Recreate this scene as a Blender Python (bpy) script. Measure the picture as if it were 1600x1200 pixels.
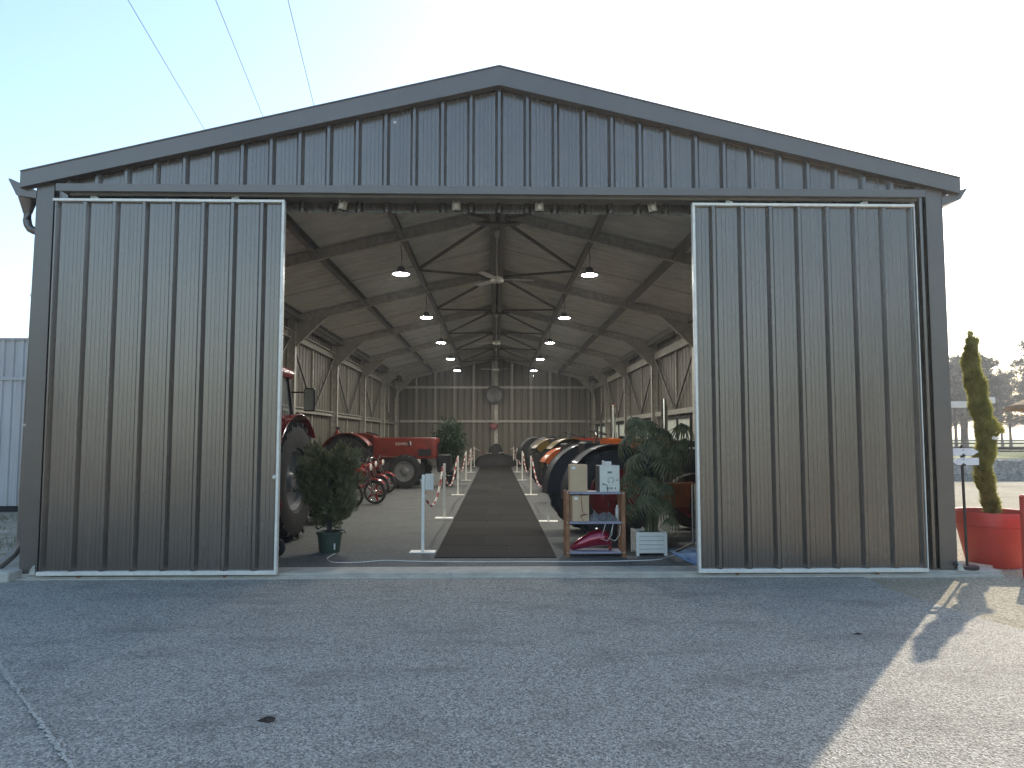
import bpy, math, random
from mathutils import Vector, Matrix
R = math.radians
rng = random.Random(7)
for o in list(bpy.data.objects): bpy.data.objects.remove(o)
scene = bpy.context.scene
col = scene.collection

# ------------------------------------------------------------------ camera, sky, sun, exposure
F = 1150.0
cam_d = bpy.data.cameras.new('camera'); cam = bpy.data.objects.new('camera', cam_d); col.objects.link(cam)
cam_d.sensor_width = 36; cam_d.lens = F/1600*36; cam_d.clip_start = .05; cam_d.clip_end = 3000
pitch = math.atan(82/F); yaw = math.atan(26/F)
cam.location = (-.04, -8.5, 1.57); cam.rotation_euler = (R(90)+pitch, 0, -yaw)
scene.camera = cam
SUN_EL, SUN_AZ = R(30.5), R(38)            # azimuth measured from +Y (behind the barn) towards +X
world = bpy.data.worlds.new('World'); scene.world = world; world.use_nodes = True
wn = world.node_tree; wn.nodes.clear()
sky = wn.nodes.new('ShaderNodeTexSky'); sky.sky_type = 'NISHITA'; sky.sun_disc = False
sky.sun_elevation = SUN_EL; sky.sun_rotation = SUN_AZ; sky.air_density = 1.25; sky.dust_density = 1.3; sky.ozone_density = 2.4
bg = wn.nodes.new('ShaderNodeBackground'); bg.inputs['Strength'].default_value = .15
wo = wn.nodes.new('ShaderNodeOutputWorld')
wn.links.new(sky.outputs[0], bg.inputs[0]); wn.links.new(bg.outputs[0], wo.inputs[0])
sd = bpy.data.lights.new('sun', 'SUN'); sd.energy = 2.4; sd.angle = R(.55); sd.color = (1, .88, .70)
sun = bpy.data.objects.new('sun', sd); col.objects.link(sun)
sv = Vector((math.cos(SUN_EL)*math.sin(SUN_AZ), math.cos(SUN_EL)*math.cos(SUN_AZ), math.sin(SUN_EL)))
sun.location = sv*60; sun.rotation_euler = sv.to_track_quat('Z', 'Y').to_euler()
vs = scene.view_settings; vs.view_transform = 'Standard'; vs.look = 'None'; vs.exposure = 1.22; vs.gamma = 1; vs.use_curve_mapping = False
scene.render.engine = 'CYCLES'

# ------------------------------------------------------------------ materials
M = {}
def nodes(name):
    m = bpy.data.materials.new(name); m.use_nodes = True; nt = m.node_tree
    return m, nt, nt.nodes['Principled BSDF']
def mix(nt, fac, a, b):
    n = nt.nodes.new('ShaderNodeMix'); n.data_type = 'RGBA'
    for s, v in ((n.inputs[0], fac), (n.inputs[6], a), (n.inputs[7], b)):
        if hasattr(v, 'is_linked'): nt.links.new(v, s)
        elif isinstance(v, (int, float)): s.default_value = v
        else: s.default_value = (*v, 1)
    return n.outputs[2]
def tex(nt, kind, scale, vec=None, stretch=None, detail=4, rough=.6, feat=None):
    tc = nt.nodes.new('ShaderNodeTexCoord'); v = tc.outputs['Object'] if vec is None else vec
    if stretch:
        mp = nt.nodes.new('ShaderNodeMapping'); mp.inputs['Scale'].default_value = stretch
        nt.links.new(v, mp.inputs[0]); v = mp.outputs[0]
    if kind == 'noise':
        n = nt.nodes.new('ShaderNodeTexNoise'); n.inputs['Detail'].default_value = detail; n.inputs['Roughness'].default_value = rough
        out = n.outputs[0]
    else:
        n = nt.nodes.new('ShaderNodeTexVoronoi')
        if feat: n.feature = feat
        out = n.outputs['Distance'] if kind == 'vor' else n.outputs['Color']
    n.inputs['Scale'].default_value = scale
    nt.links.new(v, n.inputs['Vector']); return out
def ramp(nt, src, p0, p1, c0=(0, 0, 0), c1=(1, 1, 1)):
    r = nt.nodes.new('ShaderNodeValToRGB'); r.color_ramp.elements[0].position = p0; r.color_ramp.elements[1].position = p1
    r.color_ramp.elements[0].color = (*c0, 1); r.color_ramp.elements[1].color = (*c1, 1)
    nt.links.new(src, r.inputs[0]); return r.outputs[0]
def bump(nt, b, src, strength, dist):
    n = nt.nodes.new('ShaderNodeBump'); n.inputs['Strength'].default_value = strength; n.inputs['Distance'].default_value = dist
    nt.links.new(src, n.inputs['Height']); nt.links.new(n.outputs[0], b.inputs['Normal'])
def plain(name, c, rough=.6, metal=0., var=.12, scale=6, spec=.5, coat=0, wear=None, bmp=0):
    m, nt, b = nodes(name)
    n = tex(nt, 'noise', scale, detail=5)
    c0 = tuple(x*(1-var) for x in c); c1 = tuple(min(1, x*(1+var)) for x in c)
    out = mix(nt, ramp(nt, n, .35, .65), c0, c1)
    if wear:
        w = tex(nt, 'noise', scale*5, detail=6, rough=.7); out = mix(nt, ramp(nt, w, .56, .68), out, wear)
    nt.links.new(out, b.inputs['Base Color'])
    b.inputs['Roughness'].default_value = rough; b.inputs['Metallic'].default_value = metal
    b.inputs['Specular IOR Level'].default_value = spec; b.inputs['Coat Weight'].default_value = coat; b.inputs['Coat Roughness'].default_value = .1
    if bmp: bump(nt, b, tex(nt, 'noise', scale*8), bmp, .01)
    M[name] = m; return m
# coated steel cladding: vertical streaks of dust and rolling marks
def cladding(name, c, rough, rvar, axis=(7, 7, .12), streak=.16, spec=.5, ior=1.6):
    m, nt, b = nodes(name)
    s = tex(nt, 'noise', 5, stretch=axis, detail=6, rough=.7); s2 = tex(nt, 'noise', 22, stretch=axis, detail=3); big = tex(nt, 'noise', .8, detail=3)
    base = mix(nt, ramp(nt, s, .3, .75), tuple(x*(1-streak) for x in c), tuple(x*(1+streak) for x in c))
    base = mix(nt, ramp(nt, big, .35, .8, (0, 0, 0), (.25, .25, .25)), base, (.16, .15, .13))
    nt.links.new(base, b.inputs['Base Color'])
    rr = nt.nodes.new('ShaderNodeMapRange'); rr.inputs['To Min'].default_value = rough-rvar; rr.inputs['To Max'].default_value = rough+rvar
    nt.links.new(s, rr.inputs[0]); nt.links.new(rr.outputs[0], b.inputs['Roughness'])
    b.inputs['Specular IOR Level'].default_value = spec; b.inputs['IOR'].default_value = ior; b.inputs['Specular Tint'].default_value = (1, .88, .78, 1)
    oi = nt.nodes.new('ShaderNodeObjectInfo'); mr = nt.nodes.new('ShaderNodeMapRange'); mr.inputs['To Min'].default_value = .9; mr.inputs['To Max'].default_value = 1.1
    nt.links.new(oi.outputs['Random'], mr.inputs[0]); mul = nt.nodes.new('ShaderNodeMix'); mul.data_type = 'RGBA'; mul.blend_type = 'MULTIPLY'; mul.inputs[0].default_value = 1
    nt.links.new(base, mul.inputs[6]); nt.links.new(mr.outputs[0], mul.inputs[7]); nt.links.new(mul.outputs[2], b.inputs['Base Color'])
    wv = tex(nt, 'noise', 1.3, stretch=(2.2, 2.2, .5), detail=2)                      # oil-canning of the thin sheet
    n1 = nt.nodes.new('ShaderNodeBump'); n1.inputs['Strength'].default_value = .5; n1.inputs['Distance'].default_value = .012; nt.links.new(wv, n1.inputs['Height'])
    n2 = nt.nodes.new('ShaderNodeBump'); n2.inputs['Strength'].default_value = .1; n2.inputs['Distance'].default_value = .002; nt.links.new(s2, n2.inputs['Height']); nt.links.new(n1.outputs[0], n2.inputs['Normal'])
    nt.links.new(n2.outputs[0], b.inputs['Normal']); M[name] = m
cladding('cladding', (.038, .033, .027), .26, .07, streak=.15, ior=2.28)
cladding('trim_steel', (.07, .063, .055), .34, .05, (1, 1, 1), ior=2.0)
cladding('liner', (.145, .137, .106), .5, .08)
cladding('shed_steel', (.52, .50, .48), .45, .08)
plain('soffit_brown', (.17, .155, .125), .6, 0, .15, 4)
plain('roof_liner', (.70, .71, .63), .55, 0, .12, 1.5)
plain('galvanised', (.50, .475, .41), .45, .2, .2, 9)
plain('frame_steel', (.40, .38, .32), .5, .15, .15, 5)
plain('dark_beam', (.20, .19, .165), .55, .2, .15, 5)
plain('door_rail', (.80, .76, .66), .38, .15, .08, 12, wear=(.55, .5, .42))
plain('white_paint', (.82, .79, .70), .4, 0, .05, 8)
plain('white_plastic', (.82, .79, .71), .35, 0, .05, 8)
plain('cream_metal', (.62, .60, .5), .45, .3, .12, 20)
plain('rust', (.25, .09, .04), .8, 0, .3, 40)
plain('black_plastic', (.02, .02, .022), .45, 0, .2, 10)
plain('rubber', (.022, .021, .02), .75, 0, .35, 14, bmp=.2, wear=(.06, .055, .048))
plain('red_paint', (.24, .016, .013), .36, 0, .15, 4, coat=.25)
plain('chain_red', (.38, .025, .02), .4)
plain('dark_red_paint', (.22, .012, .014), .25, 0, .15, 5, coat=.6)
plain('tank_red', (.30, .008, .03), .16, .35, .1, 4, coat=1)
plain('orange_red', (.21, .022, .011), .45, 0, .22, 4, coat=.15, wear=(.16, .03, .02))
plain('orange_paint', (.44, .095, .012), .35, 0, .15, 4, coat=.3)
plain('green_paint', (.012, .032, .026), .28, 0, .2, 4, coat=.5)
plain('dark_paint', (.02, .021, .022), .6, 0, .2, 4, coat=.1)
plain('yellow_paint', (.13, .085, .016), .4, 0, .15, 4)
plain('grey_paint', (.17, .17, .165), .45, 0, .15, 6)
plain('engine_grey', (.09, .085, .08), .5, .3, .3, 14)
plain('chrome', (.75, .74, .7), .12, 1, .05, 8)
plain('smoked_mirror', (.11, .105, .095), .2, 0, .5, 3)
plain('dark_chrome', (.25, .25, .25), .2, 1, .05, 8)
plain('leather', (.03, .025, .022), .5, 0, .2, 12)
plain('wood', (.30, .125, .05), .55, 0, .25, 9)
plain('shelf_board', (.30, .29, .36), .5, 0, .12, 9)
plain('cardboard', (.60, .42, .25), .85, 0, .06, 7)
plain('paper', (.8, .78, .72), .7, 0, .03, 7)
plain('device_panel', (.74, .72, .62), .45, 0, .05, 9)
plain('dark_grey_metal', (.09, .09, .095), .45, .2, .1, 9)
plain('rag', (.14, .135, .13), .95, 0, .3, 25, bmp=.5)
plain('blue_foam', (.16, .30, .52), .8, 0, .12, 16)
plain('pot_green', (.055, .085, .062), .5, 0, .1, 6)
plain('terracotta_red', (.50, .055, .035), .5, 0, .1, 3, wear=(.42, .075, .055))
plain('soil', (.05, .035, .024), .95, 0, .4, 40, bmp=.8)
plain('bark', (.10, .07, .05), .95, 0, .3, 25, bmp=.6)
plain('pine_bark', (.09, .065, .05), .95, 0, .3, 8)
plain('concrete', (.48, .44, .36), .85, 0, .14, 5, bmp=.25, wear=(.33, .31, .27))
plain('sign_brown', (.035, .024, .02), .55, 0, .2, 12)
plain('sign_board', (.78, .72, .70), .5, 0, .05, 12)
plain('fence_wood', (.05, .04, .032), .8, 0, .3, 12)
plain('straw', (.28, .18, .09), .95, 0, .35, 30, bmp=.6)
plain('wire_black', (.02, .02, .02), .6)
plain('wire_grey', (.35, .35, .34), .4, .6)
plain('tarp', (.018, .017, .018), .7, 0, .3, 10)
plain('rail_steel', (.22, .19, .16), .5, .6, .25, 30)
def stone_mat():
    m, nt, b = nodes('gabion_stone'); c = tex(nt, 'vcol', 9); bw = nt.nodes.new('ShaderNodeRGBToBW'); nt.links.new(c, bw.inputs[0])
    nt.links.new(ramp(nt, bw.outputs[0], .2, .85, (.32, .31, .29), (.62, .6, .55)), b.inputs['Base Color']); b.inputs['Roughness'].default_value = .9
    bump(nt, b, tex(nt, 'noise', 20), .5, .02); M['gabion_stone'] = m
stone_mat()
def foliage(name, c0, c1, scale=6, trans=.3):
    m, nt, b = nodes(name); out = mix(nt, ramp(nt, tex(nt, 'noise', scale, detail=3), .35, .68), c0, c1)
    nt.links.new(out, b.inputs['Base Color']); b.inputs['Roughness'].default_value = .55; b.inputs['Specular IOR Level'].default_value = .3
    t = nt.nodes.new('ShaderNodeBsdfTranslucent'); nt.links.new(out, t.inputs[0])
    ms = nt.nodes.new('ShaderNodeMixShader'); ms.inputs[0].default_value = trans
    nt.links.new(b.outputs[0], ms.inputs[1]); nt.links.new(t.outputs[0], ms.inputs[2]); nt.links.new(ms.outputs[0], nt.nodes['Material Output'].inputs[0]); M[name] = m
foliage('thuja', (.09, .10, .048), (.25, .245, .125), 7)
foliage('ficus', (.02, .042, .018), (.045, .085, .03), 5)
foliage('palm_leaf', (.07, .088, .045), (.20, .205, .105), 9, .3)
foliage('palm_stem', (.06, .07, .03), (.11, .11, .05), 9, .1)
foliage('cypress', (.24, .23, .045), (.50, .46, .14), 8, .55)
foliage('pine', (.02, .034, .022), (.045, .06, .036), .8, .2)
foliage('grass', (.06, .085, .02), (.16, .17, .05), 3, .35)
def asphalt():
    for name, a, bcol, wcol, sc in (('asphalt', (.172, .158, .130), (.47, .435, .36), (.66, .63, .55), .85), ('pale_asphalt', (.182, .168, .14), (.48, .445, .37), (.66, .63, .55), .85), ('barn_floor', (.082, .085, .078), (.175, .18, .168), (.30, .30, .28), .9)):
        m, nt, b = nodes(name)
        v = tex(nt, 'vcol', 95*sc); bw = nt.nodes.new('ShaderNodeRGBToBW'); nt.links.new(v, bw.inputs[0])
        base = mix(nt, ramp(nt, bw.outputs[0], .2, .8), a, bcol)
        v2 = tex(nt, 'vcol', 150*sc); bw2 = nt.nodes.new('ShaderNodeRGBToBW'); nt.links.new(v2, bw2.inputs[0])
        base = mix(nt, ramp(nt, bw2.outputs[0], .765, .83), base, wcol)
        blot = tex(nt, 'noise', 1.1, detail=5, rough=.65, stretch=(1, 2.2, 1))
        base = mix(nt, ramp(nt, blot, .50, .75, (0, 0, 0), (.6, .6, .6)), base, tuple(x*.7 for x in a))
        st2 = tex(nt, 'noise', .45, detail=7, rough=.7); base = mix(nt, ramp(nt, st2, .55, .8, (0, 0, 0), (.45, .45, .45)), base, tuple(x*1.5 for x in a))
        nt.links.new(base, b.inputs['Base Color']); b.inputs['Roughness'].default_value = .75
        g = tex(nt, 'vor', 95*sc); n = tex(nt, 'noise', 40, detail=6, rough=.75)
        ad = nt.nodes.new('ShaderNodeMath'); ad.operation = 'ADD'; nt.links.new(g, ad.inputs[0]); nt.links.new(n, ad.inputs[1])
        bump(nt, b, ad.outputs[0], 1, .013); M[name] = m
asphalt()
def ground_mats():
    m, nt, b = nodes('gravel')
    v = tex(nt, 'vcol', 55); bw = nt.nodes.new('ShaderNodeRGBToBW'); nt.links.new(v, bw.inputs[0])
    base = ramp(nt, bw.outputs[0], .15, .85, (.32, .27, .185), (.70, .62, .46))
    big = tex(nt, 'noise', .35, detail=6, rough=.65)
    base = mix(nt, ramp(nt, big, .5, .68, (0, 0, 0), (.55, .55, .55)), base, (.27, .23, .15))
    nt.links.new(base, b.inputs['Base Color']); b.inputs['Roughness'].default_value = .95
    g = tex(nt, 'vor', 55); n = tex(nt, 'noise', 9, detail=8, rough=.7)
    ad = nt.nodes.new('ShaderNodeMath'); ad.operation = 'ADD'; nt.links.new(g, ad.inputs[0]); nt.links.new(n, ad.inputs[1])
    bump(nt, b, ad.outputs[0], 1, .03); M['gravel'] = m
    m, nt, b = nodes('meadow')
    n = tex(nt, 'noise', .25, detail=8, rough=.7); base = ramp(nt, n, .35, .65, (.10, .13, .03), (.19, .20, .06))
    nt.links.new(base, b.inputs['Base Color']); b.inputs['Roughness'].default_value = .95; bump(nt, b, tex(nt, 'noise', 6, detail=8), .8, .1); M['meadow'] = m
    m, nt, b = nodes('soil_ground')
    n = tex(nt, 'noise', 1.6, detail=8, rough=.7); base = ramp(nt, n, .36, .62, (.24, .19, .11), (.46, .41, .32))
    nt.links.new(base, b.inputs['Base Color']); b.inputs['Roughness'].default_value = .95; bump(nt, b, tex(nt, 'noise', 12, detail=8), 1, .04); M['soil_ground'] = m
ground_mats()
def mat_rubber_tile():
    m, nt, b = nodes('mat_rubber'); n = tex(nt, 'noise', 60, detail=5)
    base = ramp(nt, n, .3, .7, (.02, .019, .017), (.035, .033, .029)); big = tex(nt, 'noise', 1.5, detail=4)
    base = mix(nt, ramp(nt, big, .5, .75, (0, 0, 0), (.5, .5, .5)), base, (.045, .042, .037))
    oi = nt.nodes.new('ShaderNodeObjectInfo'); mr = nt.nodes.new('ShaderNodeMapRange'); mr.inputs['To Min'].default_value = .78; mr.inputs['To Max'].default_value = 1.2
    nt.links.new(oi.outputs['Random'], mr.inputs[0]); mul = nt.nodes.new('ShaderNodeMix'); mul.data_type = 'RGBA'; mul.blend_type = 'MULTIPLY'; mul.inputs[0].default_value = 1
    nt.links.new(base, mul.inputs[6]); nt.links.new(mr.outputs[0], mul.inputs[7]); base = mul.outputs[2]
    nt.links.new(base, b.inputs['Base Color']); b.inputs['Roughness'].default_value = .9; b.inputs['Specular IOR Level'].default_value = .12; bump(nt, b, n, .4, .005); M['mat_rubber'] = m
mat_rubber_tile()
def emit(name, c, s):
    m, nt, b = nodes(name); b.inputs['Base Color'].default_value = (*c, 1); b.inputs['Emission Color'].default_value = (*c, 1); b.inputs['Emission Strength'].default_value = s; M[name] = m
emit('lamp_glow', (1, .97, .90), 230)
def glassy(name, c, rough, trans=.8):
    m, nt, b = nodes(name); b.inputs['Base Color'].default_value = (*c, 1); b.inputs['Roughness'].default_value = rough
    t = nt.nodes.new('ShaderNodeBsdfTransparent'); t.inputs[0].default_value = (*c, 1)
    ms = nt.nodes.new('ShaderNodeMixShader'); ms.inputs[0].default_value = trans
    nt.links.new(b.outputs[0], ms.inputs[1]); nt.links.new(t.outputs[0], ms.inputs[2]); nt.links.new(ms.outputs[0], nt.nodes['Material Output'].inputs[0]); M[name] = m
glassy('cab_glass', (.55, .6, .58), .05, .75)
def lens(name, c):
    m, nt, b = nodes(name); b.inputs['Base Color'].default_value = (*c, 1); b.inputs['Roughness'].default_value = .15; b.inputs['Coat Weight'].default_value = .6
    b.inputs['Subsurface Weight'].default_value = 0; M[name] = m
lens('red_lens', (.6, .02, .015)); lens('orange_lens', (.7, .2, .02)); lens('clear_lens', (.75, .72, .62))
def frosted():
    m, nt, b = nodes('frosted_pane'); c = tex(nt, 'noise', 5, detail=6, rough=.7)
    co = ramp(nt, c, .3, .7, (.45, .47, .42), (.72, .74, .68)); nt.links.new(co, b.inputs['Base Color']); b.inputs['Roughness'].default_value = .3
    t = nt.nodes.new('ShaderNodeBsdfTranslucent'); nt.links.new(co, t.inputs[0])
    ms = nt.nodes.new('ShaderNodeMixShader'); ms.inputs[0].default_value = .6
    nt.links.new(b.outputs[0], ms.inputs[1]); nt.links.new(t.outputs[0], ms.inputs[2]); nt.links.new(ms.outputs[0], nt.nodes['Material Output'].inputs[0]); M['frosted_pane'] = m
frosted()

# ------------------------------------------------------------------ mesh helpers
class MB:
    def __init__(s): s.v = []; s.f = []; s.m = []; s.mi = 0
    def add(s, vs, fs):
        b = len(s.v); s.v += [tuple(v) for v in vs]; s.f += [tuple(b+i for i in f) for f in fs]; s.m += [s.mi]*len(fs); return s
    def box(s, x0, x1, y0, y1, z0, z1, mat=None):
        vs = [Vector((x, y, z)) for x in (x0, x1) for y in (y0, y1) for z in (z0, z1)]
        if mat is not None: vs = [mat @ v for v in vs]
        return s.add(vs, [(0, 1, 3, 2), (4, 6, 7, 5), (0, 4, 5, 1), (2, 3, 7, 6), (0, 2, 6, 4), (1, 5, 7, 3)])
    def cbox(s, x0, x1, y0, y1, z0, z1, c=.01, mat=None):       # box with chamfered edges
        cx, cy, cz = (x0+x1)/2, (y0+y1)/2, (z0+z1)/2; hx, hy, hz = (x1-x0)/2, (y1-y0)/2, (z1-z0)/2; c = min(c, hx*.9, hy*.9, hz*.9)
        vs = []; ix = {}
        for sx in (-1, 1):
            for sy in (-1, 1):
                for sz in (-1, 1):
                    for k, (a, b_, d) in enumerate(((hx, hy-c, hz-c), (hx-c, hy, hz-c), (hx-c, hy-c, hz))):
                        ix[(sx, sy, sz, k)] = len(vs); vs.append(Vector((cx+sx*a, cy+sy*b_, cz+sz*d)))
        fs = []
        for sg in (-1, 1):
            q = [(-1, -1), (1, -1), (1, 1), (-1, 1)]; q = q if sg > 0 else q[::-1]
            fs.append([ix[(sg, a, b_, 0)] for a, b_ in q]); fs.append([ix[(b_, sg, a, 1)] for a, b_ in q]); fs.append([ix[(a, b_, sg, 2)] for a, b_ in q])
        for a in (-1, 1):
            for b_ in (-1, 1):
                fs.append([ix[(a, b_, -1, 0)], ix[(a, b_, 1, 0)], ix[(a, b_, 1, 1)], ix[(a, b_, -1, 1)]])
                fs.append([ix[(a, -1, b_, 0)], ix[(a, 1, b_, 0)], ix[(a, 1, b_, 2)], ix[(a, -1, b_, 2)]])
                fs.append([ix[(-1, a, b_, 1)], ix[(1, a, b_, 1)], ix[(1, a, b_, 2)], ix[(-1, a, b_, 2)]])
        for a in (-1, 1):
            for b_ in (-1, 1):
                for d in (-1, 1): fs.append([ix[(a, b_, d, k)] for k in range(3)])
        if mat is not None: vs = [mat @ v for v in vs]
        return s.add(vs, fs)
    def ext(s, poly, p0, p1, up=(0, 0, 1)):                     # extrude a closed 2-D polygon (side, up) from p0 to p1
        p0, p1, up = Vector(p0), Vector(p1), Vector(up); d = (p1-p0).normalized(); sd_ = d.cross(up).normalized(); u = sd_.cross(d)
        n = len(poly); vs = [p+sd_*a+u*b_ for p in (p0, p1) for a, b_ in poly]
        return s.add(vs, [(i, (i+1) % n, n+(i+1) % n, n+i) for i in range(n)]+[tuple(range(n))[::-1], tuple(range(n, 2*n))])
    def bar(s, p0, p1, w, h=None, up=(0, 0, 1)):
        h = h or w; return s.ext([(-w/2, -h/2), (w/2, -h/2), (w/2, h/2), (-w/2, h/2)], p0, p1, up)
    def ibeam(s, p0, p1, w, h, t=.012, up=(0, 0, 1)):
        a, b_, k = w/2, h/2, t*.45
        return s.ext([(-a, -b_), (a, -b_), (a, -b_+t), (k, -b_+t), (k, b_-t), (a, b_-t), (a, b_), (-a, b_), (-a, b_-t), (-k, b_-t), (-k, -b_+t), (-a, -b_+t)], p0, p1, up)
    def prism(s, poly, y0, y1):                                 # polygon in xz, thick along y
        n = len(poly); vs = [(x, y, z) for y in (y0, y1) for x, z in poly]
        return s.add(vs, [(i, (i+1) % n, n+(i+1) % n, n+i) for i in range(n)]+[tuple(range(n))[::-1], tuple(range(n, 2*n))])
    def tube(s, pts, r, n=8, cap=True):
        pts = [Vector(p) for p in pts]; rings = []; up = Vector((0, 0, 1))
        for i, p in enumerate(pts):
            d = (pts[min(i+1, len(pts)-1)]-pts[max(i-1, 0)]).normalized()
            a = d.cross(up); a = a if a.length > 1e-3 else d.cross(Vector((0, 1, 0))); a.normalize(); b_ = d.cross(a)
            rr = r[i] if isinstance(r, (list, tuple)) else r
            rings += [p+(a*math.cos(t)+b_*math.sin(t))*rr for t in (2*math.pi*k/n for k in range(n))]
        fs = [(i*n+k, i*n+(k+1) % n, (i+1)*n+(k+1) % n, (i+1)*n+k) for i in range(len(pts)-1) for k in range(n)]
        if cap: fs += [tuple(range(n))[::-1], tuple((len(pts)-1)*n+k for k in range(n))]
        return s.add(rings, fs)
    def lathe(s, prof, n=24, mat=None, a0=0, a1=2*math.pi):     # (radius, height) round local z
        full = abs(a1-a0-2*math.pi) < 1e-6; m_ = n if full else n+1
        vs = [Vector((r*math.cos(a0+(a1-a0)*k/n), r*math.sin(a0+(a1-a0)*k/n), z)) for r, z in prof for k in range(m_)]
        if mat is not None: vs = [mat @ v for v in vs]
        fs = [(i*m_+k, i*m_+(k+1) % m_, (i+1)*m_+(k+1) % m_, (i+1)*m_+k) for i in range(len(prof)-1) for k in range(n)]
        return s.add(vs, fs)
    def loft(s, rings, cap=True):
        n = len(rings[0]); vs = [v for r in rings for v in r]
        fs = [(i*n+k, i*n+(k+1) % n, (i+1)*n+(k+1) % n, (i+1)*n+k) for i in range(len(rings)-1) for k in range(n)]
        if cap: fs += [tuple(range(n))[::-1], tuple((len(rings)-1)*n+k for k in range(n))]
        return s.add(vs, fs)
    def mesh(s, name, mats, smooth=False):
        me = bpy.data.meshes.new(name); me.from_pydata(s.v, [], s.f)
        for m_ in (mats if isinstance(mats, (list, tuple)) else [mats]): me.materials.append(M[m_])
        if len(me.materials) > 1: me.polygons.foreach_set('material_index', s.m)
        if smooth:
            me.polygons.foreach_set('use_smooth', [True]*len(me.polygons))
            try: me.set_sharp_from_angle(angle=R(38))
            except Exception: pass
        me.update(); return me
    def build(s, name, mats, parent=None, smooth=False, loc=None, rot=None):
        return link(name, s.mesh(name, mats, smooth), parent, loc, rot)
def link(name, data, parent=None, loc=None, rot=None):
    o = bpy.data.objects.new(name, data); col.objects.link(o); o.parent = parent
    if loc is not None: o.location = loc
    if rot is not None: o.rotation_euler = rot
    return o
def tag(o, label, cat, group=None, kind=None):
    o['label'] = label; o['category'] = cat
    if group: o['group'] = group
    if kind: o['kind'] = kind
    return o
def struct(o, label=None):
    o['kind'] = 'structure'
    if label: o['label'] = label
    return o
def thing(name, label, cat, loc=(0, 0, 0), rz=0, group=None):
    o = bpy.data.objects.new(name, None); col.objects.link(o); o.empty_display_size = .2; o.location = loc; o.rotation_euler = (0, 0, rz)
    return tag(o, label, cat, group)
def copy_tree(o, parent=None):
    c = o.copy(); col.objects.link(c); c.parent = parent
    for ch in list(o.children): copy_tree(ch, c)
    return c
def rotm(axis, a): return Matrix.Rotation(a, 4, axis)
def T(x, y, z): return Matrix.Translation((x, y, z))

# ------------------------------------------------------------------ the setting: ground sheets
def sheet(name, poly, z, mat, label=None):
    mb = MB(); mb.add([(x, y, z) for x, y in poly], [tuple(range(len(poly)))]); return struct(mb.build(name, mat), label)
sheet('ground', [(-900, -900), (900, -900), (900, 900), (-900, 900)], -.012, 'gravel', 'pale beige gravel yard round the barn')
random.seed(3)
edge = [(4.15+.12*math.sin(y*1.7)+random.uniform(-.04, .04), y) for y in [-.12-.35*k for k in range(40)]]
sheet('asphalt', [(-5.25, -.10), (4.2, -.10)]+edge+[(4.4, -40), (-14, -40), (-14, -6), (-5.9, -.6), (-5.5, -.3)], 0, 'asphalt', 'dark grey gravelly asphalt forecourt before the barn')
sheet('pale_asphalt', [(-3.56, -3.10), (-2.0, -4.90), (-1.2, -5.9), (-4, -9), (-9, -9), (-8, -3.6), (-5, -3.3)], .004, 'pale_asphalt', 'slightly paler area of the asphalt forecourt')  # slightly paler sheet laid just above the asphalt
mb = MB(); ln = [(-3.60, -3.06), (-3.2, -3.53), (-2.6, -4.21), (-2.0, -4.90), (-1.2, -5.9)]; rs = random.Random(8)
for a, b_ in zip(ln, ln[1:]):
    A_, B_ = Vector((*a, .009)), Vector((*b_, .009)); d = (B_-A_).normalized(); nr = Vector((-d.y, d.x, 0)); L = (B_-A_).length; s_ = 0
    while s_ < L:                                                # small pale flecks scattered along a thin line
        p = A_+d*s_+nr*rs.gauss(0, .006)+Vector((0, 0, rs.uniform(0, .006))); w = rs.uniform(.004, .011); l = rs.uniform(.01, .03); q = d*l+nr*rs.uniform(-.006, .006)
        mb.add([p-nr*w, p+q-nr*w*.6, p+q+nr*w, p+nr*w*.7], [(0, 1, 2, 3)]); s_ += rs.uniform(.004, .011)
plain('pale_line', (.46, .44, .37), .9, 0, .35, 60); o = mb.build('pale_line_flecks', 'pale_line'); o['kind'] = 'stuff'; o['label'] = 'faint pale line of small flecks across the asphalt'; o['category'] = 'flecks'
sheet('field', [(8, 18.6), (300, 18.6), (300, 400), (8, 400)], -.006, 'meadow', 'sunlit yellow green meadow beyond the gabion wall')
sheet('bare_ground', [(-30, .2), (-5.35, .2), (-5.35, 7.1), (-30, 7.1)], -.004, 'soil_ground', 'patchy bare soil and gravel beside the barn')
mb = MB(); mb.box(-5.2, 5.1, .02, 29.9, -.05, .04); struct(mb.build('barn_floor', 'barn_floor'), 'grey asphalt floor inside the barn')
mb = MB(); mb.cbox(-5.45, 5.75, -.09, .30, -.06, .045, .008); struct(mb.build('threshold', 'concrete'), 'worn concrete threshold slab under the sliding doors')
mb = MB(); mb.box(-5.2, 5.1, -.165, -.125, -.03, .018); mb.box(-5.2, 5.1, -.155, -.135, .018, .026)
mb.box(-5.45, 5.7, -.2, -.092, -.06, .014); t = struct(mb.build('floor_rail', ['concrete']), 'narrow concrete strip and rail the doors run on')

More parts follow.
